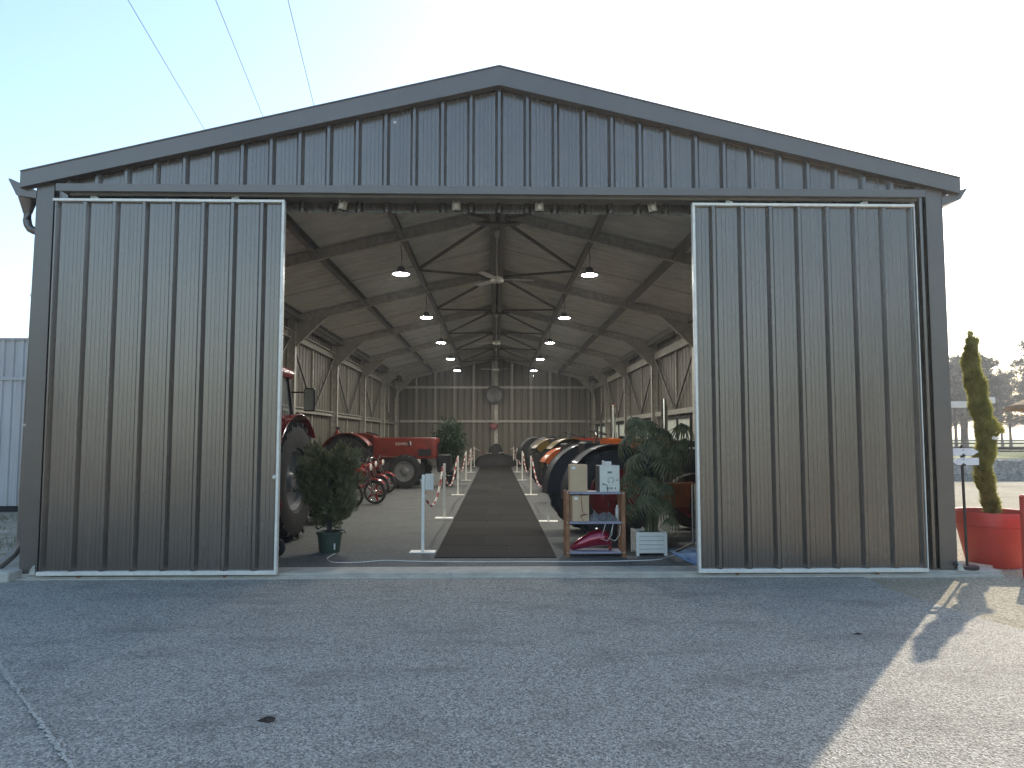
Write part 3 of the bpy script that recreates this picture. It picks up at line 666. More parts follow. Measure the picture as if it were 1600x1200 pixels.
def seat(parent, x, z, mat='leather'):
    s_ = link('seat', None, parent, (x, 0, z)); mb = MB(); mb.cbox(-.2, .2, -.22, .22, 0, .09, .03); mb.build('cushion', mat, s_, True); mb = MB(); mb.cbox(-.24, -.16, -.21, .21, .10, .36, .03); mb.build('backrest', mat, s_, True)
    mb = MB(); mb.tube([(0, 0, 0), (.02, 0, -.25)], .03, 8); mb.build('stem', 'engine_grey', s_)
def lamp_pod(parent, x, y, z, r=.07, mat='dark_chrome', dirx=1):
    h = link('headlight', None, parent, (x, y, z), (0, R(90*dirx), 0)); mb = MB(); mb.lathe([(0, -r*1.1), (r*.5, -r*.95), (r*.9, -r*.3), (r, 0), (r*.92, .012)], 16); mb.build('shell', mat, h, True); mb = MB(); mb.lathe([(r*.92, .01), (r*.6, .025), (0, .032)], 16); mb.build('lens', 'clear_lens', h, True)
def tractor(label, loc, rz, P):
    t_ = thing('tractor', label, 'tractor', (loc[0], loc[1], FZ), rz, 'tractors parked in the barn')
    rr_, fr_, wb, tw, rw, fw = P['rr'], P['fr'], P['wb'], P['tw'], P.get('rw', .3), P.get('fw', .16); body, rim = P['body'], P['rim']; eng = P.get('engine', 'engine_grey'); ft = P.get('ft', tw*.8)
    for s in (-1, 1):
        wheel(t_, 'rear_wheel', (0, s*tw/2, rr_), rr_, rw, rr_*.58, rim, P.get('lugs', 20)); wheel(t_, 'front_wheel', (wb, s*ft/2, fr_), fr_, fw, fr_*.6, rim, P.get('flugs', 0), steer=P.get('steer', 0))
    mb = MB(); mb.tube([(0, -tw/2+rw*.3, rr_), (0, tw/2-rw*.3, rr_)], .09, 12); mb.build('rear_axle', eng, t_, True)
    mb = MB(); mb.cbox(-.28, wb*.42, -.19, .19, rr_-.22, rr_+.16, .05); mb.build('gearbox', eng, t_, True)
    mb = MB(); mb.cbox(wb*.42, wb-.12, -.17, .17, fr_-.05, rr_+.12, .03)
    for k in range(4): mb.tube([(wb*.5+k*.14, -.2, rr_), (wb*.5+k*.14, .2, rr_)], .05, 8)
    mb.build('engine', P.get('engine2', eng), t_, True)
    mb = MB(); mb.bar((wb, -ft/2, fr_), (wb, ft/2, fr_), .08, .09); mb.bar((wb-.15, 0, fr_+.12), (wb+.1, 0, fr_+.1), .16, .14); mb.build('front_axle', eng, t_)
    ht = P['ht']; hd = hood(t_, wb*.38, wb+P.get('nose', .3), P.get('hw', .46), P.get('hw', .46)*.92, P.get('hb', rr_+.12), ht, ht-P.get('drop', .04), body, P.get('round', .1))
    mb = MB(); xg = wb+P.get('nose', .3)-.02
    for k in range(6): mb.box(xg, xg+.03, -.16+k*.058, -.135+k*.058, fr_+.15, ht-.16)
    mb.build('grille', 'black_plastic', t_)
    if P.get('fender', True):
        for s in (-1, 1): ys = sorted((s*(tw/2-rw*.62), s*(tw/2+rw*.55))); fender(t_, 0, rr_, rr_+.07, ys[0], ys[1], R(P.get('fa0', 25)), R(P.get('fa1', 175)), P.get('fmat', body), s*(tw/2-rw*.6), P.get('skirt', .2))
    if P.get('seat', True): seat(t_, -.05, rr_+.42); steering(t_, wb*.3, ht+.12)
    if P.get('exhaust'):
        ex, ez, er, em = P['exhaust']; mb = MB(); mb.tube([(ex, P.get('exy', .12), ht-.1), (ex, P.get('exy', .12), ez)], er, 14); mb.tube([(ex, P.get('exy', .12), ht-.1), (ex, P.get('exy', .12), ht+.12)], er*1.5, 14); mb.build('exhaust_pipe', em, t_, True)
        if P.get('cap'):
            mb = MB(); mb.lathe([(0, .04), (er*.9, .03), (er*1.5, 0)], 12, T(ex, P.get('exy', .12), ez+.02) @ rotm('Y', R(18))); mb.bar((ex-.18, P.get('exy', .12), ez), (ex-.05, P.get('exy', .12), ez+.05), .05, .02); mb.build('rain_cap', 'chrome', t_, True)
    for s in (-1, 1): lamp_pod(t_, wb+.05, s*.3, ht-.18, .075)
    return t_

# right-hand row: backs to the walkway, parked at an angle
t1 = tractor('dark green vintage tractor with red wheels and chrome exhaust behind the shelf', (1.60, 3.12), R(9), dict(rr=.67, fr=.46, wb=1.75, tw=1.25, rw=.32, fw=.18, body='green_paint', rim='dark_red_paint', engine2='orange_paint', ht=1.36, hw=.44, hb=.95, exhaust=(1.05, 2.13, .055, 'chrome'), exy=-.1, fmat='dark_paint', fa0=5, fa1=185, skirt=.22, lugs=18, nose=.25))
t2 = tractor('orange vintage tractor with grey wheels and rain cap on its exhaust', (1.78, 8.35), R(14), dict(rr=.60, fr=.42, wb=1.9, tw=1.3, rw=.32, fw=.17, body='orange_paint', rim='grey_paint', ht=1.50, hw=.5, hb=1.05, fmat='orange_paint', exhaust=(.95, 2.25, .06, 'chrome'), cap=True, fa0=30, fa1=150, lugs=18, exy=0, skirt=.12))
t3 = tractor('black tractor with dull yellow wheels beyond the orange tractor', (1.80, 12.3), R(16), dict(rr=.70, fr=.42, wb=1.9, tw=1.3, rw=.36, fw=.17, body='dark_paint', rim='yellow_paint', ht=1.42, hw=.46, hb=.95, fmat='yellow_paint', fa0=60, fa1=140, lugs=18, exhaust=(1.3, 2.0, .03, 'engine_grey')))
t4 = tractor('orange red hooded tractor with black fenders, midway along the window wall', (1.95, 16.2), R(16), dict(rr=.70, fr=.42, wb=1.9, tw=1.3, rw=.34, fw=.17, body='orange_red', rim='dark_red_paint', ht=1.5, hw=.48, hb=1.0, fmat='dark_paint', fa0=50, fa1=140, lugs=18, exhaust=(1.2, 2.1, .03, 'engine_grey')))
t5 = tractor('dark blackish tractor with red chassis, last before the back wall', (1.85, 21.2), R(16), dict(rr=.72, fr=.44, wb=1.95, tw=1.4, rw=.4, fw=.18, body='dark_paint', rim='dark_red_paint', engine='dark_red_paint', ht=1.42, hw=.5, hb=.95, fa0=15, fa1=190, skirt=.4, lugs=18))
for tt, zz in ((t2, 1.56), (t4, 1.62), (t1, 1.66)):                 # small mirrors and levers
    mb = MB(); mb.tube([(.2, -.5, 1.2), (.25, -.62, zz-.05)], .012, 6); mb.lathe([(0, .02), (.06, .015), (.065, 0), (0, -.01)], 12, T(.25, -.62, zz) @ rotm('Y', R(-90))); mb.build('mirror', 'chrome', tt, True)
# left: low orange-red tractor with its nose to the walkway
t6 = tractor('orange red lettered tractor with square nose pointing to the walkway', (-4.35, 14.4), R(-8), dict(rr=.78, fr=.50, wb=1.75, tw=1.5, rw=.36, fw=.24, body='orange_red', rim='grey_paint', ht=1.5, hw=.62, hb=.86, nose=.85, drop=.0, round=.04, lugs=18, flugs=16, ft=1.35, fa0=35, fa1=165))
mb = MB(); mb.cbox(2.62, 3.0, -.26, .26, .45, 1.0, .04); mb.build('front_weight', 'black_plastic', t6, True)
mb = MB(); mb.box(2.05, 2.45, -.318, -.312, .95, 1.15); mb.build('side_grille', 'black_plastic', t6)
for x in (1.75, 1.98): mb = MB(); mb.cbox(x, x+.15, -.34, -.28, .70, .85, .02); mb.build('work_light', 'clear_lens', t6)
mb = MB(); mb.box(.9, 2.0, -.316, -.311, .92, .935); mb.build('trim_strip', 'chrome', t6)
cu = bpy.data.curves.new('lettering', 'FONT'); cu.body = 'SOMECA'; cu.size = .11; cu.extrude = .002; cu.space_character = 1.25
tmp = link('lettering', cu); dg = bpy.context.evaluated_depsgraph_get(); lme = bpy.data.meshes.new_from_object(tmp.evaluated_get(dg)); bpy.data.objects.remove(tmp)
lme.materials.clear(); lme.materials.append(M['white_paint']); link('lettering', lme, t6, (1.35, -.316, 1.27), (R(90), 0, 0))

# left: large red cab tractor seen from behind
def cab_tractor():
    t_ = thing('tractor', 'large red cab tractor with orange beacon standing behind the sliding door', 'tractor', (-4.08, 2.62, FZ), R(86.5), 'tractors parked in the barn')
    rr_ = .88; tw = 1.72
    for s in (-1, 1):
        wheel(t_, 'rear_wheel', (0, s*tw/2, rr_), rr_, .54, .46, 'grey_paint', 22); wheel(t_, 'front_wheel', (2.45, s*.86, .60), .60, .40, .33, 'grey_paint', 20, steer=R(-6))
        fender(t_, 0, rr_, rr_+.10, *sorted((s*(tw/2-.30), s*(tw/2+.27))), R(40), R(140), 'dark_red_paint', s*(tw/2-.28), .34)
        mb = MB(); mb.cbox(-.86, -.56, *sorted((s*(tw/2-.20), s*(tw/2+.22))), 1.42, 1.60, .03); mb.build('rear_fairing', 'dark_red_paint', t_, True)
        tl = link('tail_light', None, t_, (-.88, s*(tw/2-.22), 1.5)); mb = MB(); mb.cbox(-.03, .03, -.12, .12, -.03, .03, .01); mb.build('red_lens', 'red_lens', tl); mb = MB(); mb.cbox(-.03, .03, -.0, .11, .035, .13, .01); mb.build('indicator_lens', 'orange_lens', tl)
        for (xa, za, xb, zb) in ((-.62, 1.45, -.52, 2.45), (.55, 1.3, .35, 2.45), (1.15, 1.25, .78, 2.45)): mb = MB(); mb.bar((xa, s*.70, za), (xb, s*.66, zb), .06, .06, (0, 1, 0)); mb.build('cab_pillar', 'black_plastic', t_)
        mb = MB(); mb.add([(-.58, s*.69, 1.5), (1.1, s*.69, 1.35), (.75, s*.66, 2.43), (-.5, s*.66, 2.43)], [(0, 1, 2, 3)]); mb.build('side_window', 'cab_glass', t_)
        m_ = link('mirror', None, t_, (.85, s*1.0, 2.12)); mb = MB(); mb.cbox(-.03, .03, -.09, .09, -.19, .19, .02); mb.build('mirror_housing', 'black_plastic', m_, True); mb = MB(); mb.tube([(0, -s*.32, .12), (0, 0, .12)], .014, 6); mb.build('mirror_arm', 'black_plastic', m_); mb = MB(); mb.box(-.034, -.031, -.075, .075, -.17, .17); mb.build('mirror_glass', 'chrome', m_)
    mb = MB(); mb.add([(-.6, -.68, 1.5), (-.6, .68, 1.5), (-.51, .64, 2.43), (-.51, -.64, 2.43)], [(0, 1, 2, 3)]); mb.build('rear_window', 'cab_glass', t_)
    hood(t_, -.72, .98, 1.5, 1.46, 2.45, 2.64, 2.62, 'dark_red_paint', .07, 'cab_roof')
    for s in (-1, 1):
        b_ = link('beacon', None, t_, (-.45, s*.62, 2.63)); mb = MB(); mb.tube([(0, 0, 0), (0, 0, .22)], .03, 10); mb.build('stalk', 'black_plastic', b_, True); mb = MB(); mb.lathe([(.055, .2), (.09, .21), (.095, .25), (.085, .32), (.05, .345), (0, .35)], 16); mb.build('dome', 'red_lens', b_, True)
    hood(t_, .9, 2.95, .8, .7, 1.0, 1.68, 1.5, 'red_paint', .12)
    mb = MB(); mb.cbox(-.5, 2.6, -.3, .3, .62, 1.05, .05); mb.build('chassis', 'engine_grey', t_, True)
    mb = MB(); mb.cbox(-.55, -.1, -.6, .6, .95, 1.5, .05); mb.build('cab_rear', 'black_plastic', t_, True)
    seat(t_, .1, 1.35)
    for s in (-1, 1): mb = MB(); mb.bar((-.45, s*.25, .75), (-1.05, s*.35, .5), .06, .1); mb.build('hitch_arm', 'engine_grey', t_)
    mb = MB(); mb.tube([(0, -.86, rr_), (0, .86, rr_)], .12, 12); mb.tube([(2.45, -.8, .6), (2.45, .8, .6)], .08, 10); mb.build('axle', 'engine_grey', t_, True)
cab_tractor()
# coiled orange cable on the tyre and a trolley wheel at its foot
mb = MB(); pts = []
for k in range(90): a = k*.42; pts.append((.07*math.cos(a)+.012*math.sin(k*.7), -.02-.004*(k % 7), .1*math.sin(a)-.0006*k))
mb.tube(pts, .006, 5); tag(mb.build('coiled_cable', 'orange_red', None, True, (-3.03, 1.705, .66)), 'orange coiled cable hanging against the big tractor tyre', 'cable')
tr = thing('trolley_wheel', 'small black trolley wheel standing by the sliding door edge', 'trolley wheel', (-2.83, 1.05, FZ+.12)); mb = MB(); mb.lathe([(.06, .03), (.1, .035), (.12, .02), (.12, -.02), (.1, -.035), (.06, -.03)], 24, rotm('X', R(90))); mb.build('tyre', 'rubber', tr, True); mb = MB(); mb.lathe([(.062, .025), (.03, .01), (0, .03)], 16, rotm('X', R(90))); mb.build('hub', 'grey_paint', tr, True)

# ------------------------------------------------------------------ mopeds
def moped(label, loc, rz, lean, star):
    t_ = thing('moped', label, 'moped', (loc[0], loc[1], FZ), rz, 'mopeds behind the potted shrub'); t_.rotation_euler.x = lean; r = .27
    def mw(x):
        w = link('wheel', None, t_, (x, 0, r)); mt = rotm('X', R(90)); mb = MB(); mb.lathe([(r-.055, .028), (r-.03, .038), (r-.008, .03), (r, .0), (r-.008, -.03), (r-.03, -.038), (r-.055, -.028)], 32, mt); mb.build('tyre', 'rubber', w, True)
        mb = MB(); mb.lathe([(r-.05, .026), (r-.062, .028), (r-.066, 0), (r-.062, -.028), (r-.05, -.026)], 32, mt); mb.build('rim', 'chrome', w, True)
        for k in range(5):
            a = 2*math.pi*k/5; mb = MB(); c, s_ = math.cos(a), math.sin(a)
            for da in (-.3, .3): mb.bar((.05*math.cos(a+da*2), 0, .05*math.sin(a+da*2)), ((r-.06)*math.cos(a), 0, (r-.06)*math.sin(a)), .022, .03, (0, 1, 0))
            mb.build('spoke', star, w)
        mb = MB(); mb.lathe([(0, .05), (.03, .05), (.05, .03), (.05, -.03), (.03, -.05), (0, -.05)], 14, mt); mb.build('hub', 'chrome', w, True)
    mw(0); mw(1.12)
    for s in (-1, 1): mb = MB(); mb.tube([(1.12, s*.06, r), (.93, s*.06, .8)], [.018, .016], 8); mb.build('fork', 'chrome', t_, True)
    fender(t_, 1.12, r, r+.035, -.05, .05, R(40), R(165), 'red_paint'); fender(t_, 0, r, r+.035, -.06, .06, R(20), R(190), 'red_paint')
    mb = MB(); mb.tube([(.95, 0, .75), (.62, 0, .46), (.3, 0, .34), (0, 0, .3)], .035, 10); mb.tube([(.3, 0, .34), (.2, 0, .72)], .025, 8); mb.build('frame', 'red_paint', t_, True)
    rings = [[Vector((x, a, z+b_)) for a, b_ in rrect(w, h, min(w, h)*.42, 4)] for x, z, w, h in ((.88, .74, .10, .10), (.8, .74, .17, .19), (.55, .70, .2, .2), (.36, .67, .16, .14), (.3, .67, .08, .08))]; mb = MB(); mb.loft(rings); mb.build('tank', 'red_paint', t_, True)
    rings = [[Vector((x, a, z+b_)) for a, b_ in rrect(w, h, min(w, h)*.42, 4)] for x, z, w, h in ((.34, .76, .12, .06), (.2, .78, .22, .09), (-.2, .8, .24, .1), (-.3, .82, .16, .06))]; mb = MB(); mb.loft(rings); mb.build('seat', 'leather', t_, True)
    mb = MB(); mb.cbox(.3, .6, -.1, .1, .22, .5, .04); mb.build('engine', 'engine_grey', t_, True)
    mb = MB(); mb.tube([(.93, 0, .8), (.9, 0, .92)], .02, 8); mb.tube([(.76, -.33, .98), (.86, -.22, 1.0), (.9, -.06, .93), (.9, .06, .93), (.86, .22, 1.0), (.76, .33, .98)], .012, 8); mb.build('handlebar', 'chrome', t_, True)
    for s in (-1, 1): mb = MB(); mb.tube([(.72, s*.36, .97), (.81, s*.27, .99)], .018, 8); mb.build('grip', 'black_plastic', t_, True)
    lamp_pod(t_, 1.03, 0, .84, .085, 'red_paint'); mb = MB(); mb.tube([(.35, -.13, .28), (-.1, -.14, .3), (-.35, -.14, .36)], [.02, .035, .04], 10); mb.build('exhaust_pipe', 'chrome', t_, True)
moped('red moped with red star wheels parked nearest the potted shrub', (-3.84, 8.70), R(-15), R(6), 'red_paint')
moped('red moped with silver spokes standing behind the red-wheeled moped', (-4.03, 10.7), R(-17), R(6), 'chrome')
moped('red moped mostly hidden behind the potted conifer, silver spokes', (-4.2, 7.9), R(-15), R(6), 'chrome')
moped('red moped with red spokes, last of the row before the lettered tractor', (-4.05, 11.9), R(-15), R(6), 'dark_red_paint')

# fire extinguisher on the left wall
fe = thing('fire_extinguisher', 'red fire extinguisher hung on the left wall column', 'fire extinguisher', (-4.98, 14.7, 1.25)); mb = MB(); mb.lathe([(0, 0), (.075, 0), (.08, .03), (.08, .42), (.05, .5), (.025, .52), (.025, .56)], 16); mb.build('cylinder', 'red_paint', fe, True); mb = MB(); mb.cbox(-.05, .07, -.02, .02, .56, .62, .01); mb.tube([(.05, 0, .58), (.12, 0, .45), (.12, 0, .15)], .012, 6); mb.build('valve', 'black_plastic', fe, True)
mb = MB(); mb.box(-.01, 0, -.12, .12, -.1, .1); tag(mb.build('wall_notice', 'paper', None, False, (-4.96, 17.0, 1.62)), 'small white notice on the left wall behind the mopeds', 'notice')
# round mirror, red box on the rear column, dark draped heap
rm_ = thing('round_mirror', 'round black-rimmed convex mirror on the back wall column', 'mirror', (-.1, 29.62, 3.72)); mb = MB(); mb.lathe([(.38, .0), (.40, -.04), (.46, -.05), (.48, -.02), (.48, .03), (.38, .03)], 36, rotm('X', R(90)) ); mb.build('rim', 'black_plastic', rm_, True); mb = MB(); mb.lathe([(.40, .02), (.3, .024), (.15, .027), (0, .028)], 36, rotm('X', R(90))); mb.build('glass', 'smoked_mirror', rm_, True)
rb = thing('alarm_box', 'small dark red box fixed on the back wall column', 'alarm box', (-.12, 29.66, 2.12)); mb = MB(); mb.cbox(-.2, .2, -.07, .07, -.13, .13, .03); mb.build('case', 'dark_red_paint', rb, True); mb = MB(); mb.cbox(-.1, .1, -.085, -.068, -.2, -.12, .01); mb.build('tray', 'dark_red_paint', rb, True)
def heap():
    mb = MB(); n = 22; rings = []
    for i, (z, rx) in enumerate(((0, 1.25), (.25, 1.2), (.5, .9), (.62, .42), (.85, .34), (1.0, .26), (1.12, .12), (1.16, .03))):
        rings.append([Vector((rx*math.cos(a)*(1+.08*math.sin(3*a+i)), .45*rx*math.sin(a)*(1+.1*math.cos(5*a+i)), z+.02*math.sin(4*a))) for a in (2*math.pi*k/n for k in range(n))])
    mb.loft(rings); tag(mb.build('draped_machine', 'tarp', None, True, (.0, 29.15, FZ)), 'dark draped heap closing the far end of the walkway', 'draped machine')
heap()

# ------------------------------------------------------------------ plants
def blades(mb, pts, L, W, spread=.9, up=.5, rnd=rng):            # small pointed leaf sprays: pts = [(pos, outward)]
    for p, o in pts:
        d = (Vector(o)+Vector((rnd.uniform(-1, 1), rnd.uniform(-1, 1), rnd.uniform(-1, 1)))*spread+Vector((0, 0, up))).normalized()
        s_ = d.cross(Vector((rnd.uniform(-1, 1), rnd.uniform(-1, 1), rnd.uniform(-1, 1)))).normalized(); l = L*rnd.uniform(.6, 1.3); w = W*rnd.uniform(.7, 1.3); p = Vector(p)
        mb.add([p, p+d*l*.45+s_*w/2, p+d*l, p+d*l*.45-s_*w/2], [(0, 1, 2, 3)])
def pot(t_, prof, mat, n=32, soil_r=None, soil_z=None):
    mb = MB(); mb.lathe(prof, n); mb.build('pot', mat, t_, True)
    mb = MB(); mb.lathe([(soil_r, soil_z), (soil_r*.5, soil_z+.01), (0, soil_z+.012)], n); mb.build('soil', 'soil', t_, True)
# bushy conifer in a green pot
sh = thing('potted_conifer', 'bushy bluish green conifer in a dark green plastic pot', 'potted plant', (-2.24, 1.46, FZ))
pot(sh, [(0, 0), (.125, 0), (.135, .02), (.158, .23), (.172, .235), (.178, .27), (.168, .275), (.15, .25), (.14, .2)], 'pot_green', 32, .15, .22)
mb = MB(); mb.tube([(0, 0, .2), (.01, 0, .45), (-.01, .01, .8), (.01, 0, 1.2)], [.02, .018, .013, .006], 8)
BR = []
for k in range(84):
    z = rng.uniform(.30, 1.12); a = rng.uniform(0, 6.28); l = .40*math.sin(math.pi*min(1, max(.12, (z-.25)/1.18)))**.7*rng.uniform(.75, 1.1)
    e = Vector((math.cos(a)*l, math.sin(a)*l, z+rng.uniform(.1, .3))); st = Vector((0, 0, z)); mb.tube([st, st.lerp(e, .5)+Vector((0, 0, -.03)), e], [.007, .005, .002], 5); BR.append((st, e))
mb.build('trunk', 'bark', sh, True)
mb = MB()
for st, e in BR:
    for j in range(44):
        t_ = rng.uniform(.25, 1.08); c = st.lerp(e, t_)+Vector([rng.gauss(0, .035) for _ in range(3)]); o = (e-st).normalized()*.7+Vector((0, 0, .25))
        blades(mb, [(c+Vector([rng.gauss(0, .014) for _ in range(3)]), o) for _ in range(4)], .085, .021, .55, .25)
mb.build('foliage', 'thuja', sh)
mb = MB(); mb.tube([(-.16, -.02, .3), (-.05, -.02, .36), (.06, -.02, .34), (.2, -.05, .29), (.22, -.05, .25)], .008, 6); mb.cbox(-.03, .03, -.05, -.0, .24, .42, .006); mb.build('stake_clamp', 'black_plastic', sh)
mb = MB(); mb.box(.085, .105, -.139, -.135, .05, .13); mb.build('price_tag', 'paper', sh)
# ficus beside the walkway, far
def leafy(label, loc, h, r, potr):
    t_ = thing('potted_tree', label, 'potted plant', loc); pot(t_, [(0, 0), (potr*.75, 0), (potr, potr*1.5), (potr*1.05, potr*1.5), (potr*1.05, potr*1.6), (potr*.9, potr*1.55)], 'black_plastic', 20, potr*.9, potr*1.4)
    mb = MB(); mb.tube([(0, 0, potr), (.02, 0, h*.4), (-.02, 0, h*.75)], [.03, .025, .012], 7); mb.build('trunk', 'bark', t_, True); mb = MB()
    for k in range(110):
        u = Vector((rng.gauss(0, 1), rng.gauss(0, 1), rng.gauss(0, 1))).normalized()*rng.uniform(.35, 1); c = Vector((u.x*r, u.y*r, h*.62+u.z*h*.38)); blades(mb, [(c+Vector([rng.gauss(0, .07) for _ in range(3)]), u) for _ in range(26)], .10, .045, .9, -.1)
    mb.build('crown', 'ficus', t_)
leafy('tall leafy potted fig tree between the lettered tractor and the walkway', (-1.52, 14.6, FZ), 2.15, .38, .2)
leafy('second dark leafy potted tree further along the walkway barrier', (-1.6, 18.0, FZ), 2.1, .42, .2)
# fan palm in a white slatted planter
pl = thing('planter_box', 'white slatted wooden planter box by the wooden shelf', 'planter', (1.97, 1.22, FZ)); hw = .2
for sx in (-1, 1):
    for sy in (-1, 1): mb = MB(); mb.cbox(*sorted((sx*(hw-.04), sx*hw)), *sorted((sy*(hw-.04), sy*hw)), 0, .31, .003); mb.build('corner_post', 'white_paint', pl)
for k in range(5):
    z = .035+k*.054
    for sy in (-1, 1): mb = MB(); mb.cbox(-hw+.041, hw-.041, *sorted((sy*(hw-.012), sy*(hw-.028))), z, z+.050, .004); mb.build('slat', 'white_paint', pl)
    for sx in (-1, 1): mb = MB(); mb.cbox(*sorted((sx*(hw-.012), sx*(hw-.028))), -hw+.041, hw-.041, z, z+.050, .004); mb.build('slat', 'white_paint', pl)
mb = MB(); mb.box(-hw+.03, hw-.03, -hw+.03, hw-.03, .04, .27); mb.build('soil', 'soil', pl)
pa = thing('fan_palm', 'fan palm with drooping pleated leaves growing in the white planter', 'palm', (1.97, 1.22, FZ+.27))
def fan_leaf(seed):
    r_2 = random.Random(seed); mb = MB(); n = 19
    for k in range(n):
        a = R(-105+210*k/(n-1)); L = (.36+.06*math.cos(a))*r_2.uniform(.9, 1.08); w = .058
        d0 = Vector((math.cos(a), math.sin(a), 0)); sd_ = Vector((-math.sin(a), math.cos(a), 0)); pts = []
        for j in range(6):
            t_ = j/5; droop = -.30*t_**2.2*r_2.uniform(.9, 1.3); pts.append(d0*L*t_*(1-.12*t_*t_)+Vector((0, 0, droop*1.0+.02*math.sin(3*t_))))
        for j in range(5):
            w0 = w*(.35+.9*(j/5))*(1 if j < 3 else 1-.28*(j-2)); w1 = w*(.35+.9*((j+1)/5))*(1 if j < 2 else max(.04, 1-.33*(j-1)))
            up_ = Vector((0, 0, .006)); mb.add([pts[j]-sd_*w0/2, pts[j]+up_, pts[j]+sd_*w0/2, pts[j+1]-sd_*w1/2, pts[j+1]+up_, pts[j+1]+sd_*w1/2], [(0, 1, 4, 3), (1, 2, 5, 4)])
    return mb.mesh('leaf', 'palm_leaf')
FL = [fan_leaf(k) for k in range(4)]
stems = []
for k in range(9):
    a = rng.uniform(0, 6.28); b_ = Vector((math.cos(a)*.09, math.sin(a)*.09, 0)); h = rng.uniform(.5, 1.15)
    tp = b_+Vector((rng.gauss(.04, .06), rng.gauss(0, .05), h)); stems.append((b_, tp)); mb = MB(); mb.tube([b_-Vector((0, 0, .05)), b_.lerp(tp, .5)+Vector((.02, 0, 0)), tp], [.022, .018, .012], 8); mb.build('stem', 'palm_stem', pa, True)
LEAVES = [(-.22, -.05, 1.50, .9), (-.02, -.1, 1.46, 1.0), (.22, .0, 1.36, .95), (.46, .05, 1.42, .85), (-.28, .05, 1.25, .9), (.08, -.18, 1.2, .95), (.38, -.06, 1.15, .9), (.52, .0, 1.22, .8), (-.18, -.15, 1.02, .9), (.18, -.2, .98, .9), (.33, -.12, .92, .75), (-.25, -.1, .78, .85), (.0, -.2, .72, .85), (.2, -.18, .66, .75), (-.3, 0, .58, .8), (-.12, -.22, .5, .8), (.12, -.24, .42, .7), (.25, -.22, .22, .6), (.4, .1, 1.0, .8), (.05, .1, 1.42, .9), (-.2, .12, .9, .85), (-.3, -.08, .36, .7)]
for i, (x, y, z, sc) in enumerate(LEAVES):
    b_, tp = min(stems, key=lambda s_: (Vector((x, y, z))-s_[1]).length+rng.uniform(0, .2)); st = b_.lerp(tp, rng.uniform(.55, 1) if z > .6 else .35); c = Vector((x, y, z))
    d = c-st; az = math.atan2(d.y, d.x)
    mb = MB(); mb.tube([st, st.lerp(c, .55)+Vector((0, 0, .1)), c], [.008, .006, .005], 6); mb.build('leaf_stalk', 'palm_stem', pa, True)
    link('leaf', FL[i % 4], pa, c, (rng.uniform(-.3, .3), R(rng.uniform(15, 60)), az+rng.uniform(-.4, .4))).scale = (sc*.86,)*3
# twisted cypress in the big red pot
cp = thing('large_pot', 'huge red plastic pot standing on the gravel beside the barn', 'pot', (6.12, .58, -.01))
mb = MB(); mb.lathe([(0, 0), (.29, 0), (.30, .015), (.40, .49), (.425, .50), (.435, .655), (.43, .665), (.415, .66), (.405, .56), (.40, .53)], 48); mb.build('shell', 'terracotta_red', cp, True); mb = MB(); mb.lathe([(.4, .58), (.2, .6), (0, .61)], 32); mb.build('soil', 'soil', cp, True)
ct = thing('twisted_cypress', 'narrow yellow green conifer trained in a spiral, in the red pot', 'tree', (6.12, .58, .57))
def axis_pt(z):
    a = z*4.6+.6; amp = .034; return Vector((.0-.075*z+amp*math.cos(a), amp*math.sin(a), z))
mb = MB(); mb.tube([axis_pt(k*.1)*1 for k in range(22)], [.03-.0012*k for k in range(22)], 8); mb.build('trunk', 'bark', ct, True)
mb = MB()
for k in range(20000):
    z = rng.uniform(.04, 2.2); c = axis_pt(z); a = rng.uniform(0, 6.28); rr_ = (.074+.014*math.sin(z*9+a)+.014*math.sin(z*21+2*a))*(1 if z < 1.7 else max(.25, 1-(z-1.7)*1.25))*(.8+.35*min(1, z/.9))
    if 1.02 < z < 1.2 and -1 < a-6.28*(a > 3.14) < 1: rr_ *= 1.6
    rr_ *= rng.uniform(.4, 1.08)**.5; o = Vector((math.cos(a), math.sin(a), .4)); blades(mb, [(c+Vector((math.cos(a)*rr_, math.sin(a)*rr_, 0)), o)], .066, .012, .55, .8)
for k in range(400): z = rng.uniform(2.08, 2.3); c = axis_pt(2.1); q = rng.choice((-.035, .02, .0)); blades(mb, [(Vector((c.x+q+rng.gauss(0, .012), c.y+rng.gauss(0, .012), z)), Vector((0, 0, 1)))], .05, .012, .4, .9)
mb.build('crown', 'cypress', ct)
mb = MB(); mb.box(-.035, .035, -.003, .003, -.018, .018); mb.build('tag', 'paper', ct, False, (-.03, -.16, .98), (R(15), R(8), 0))

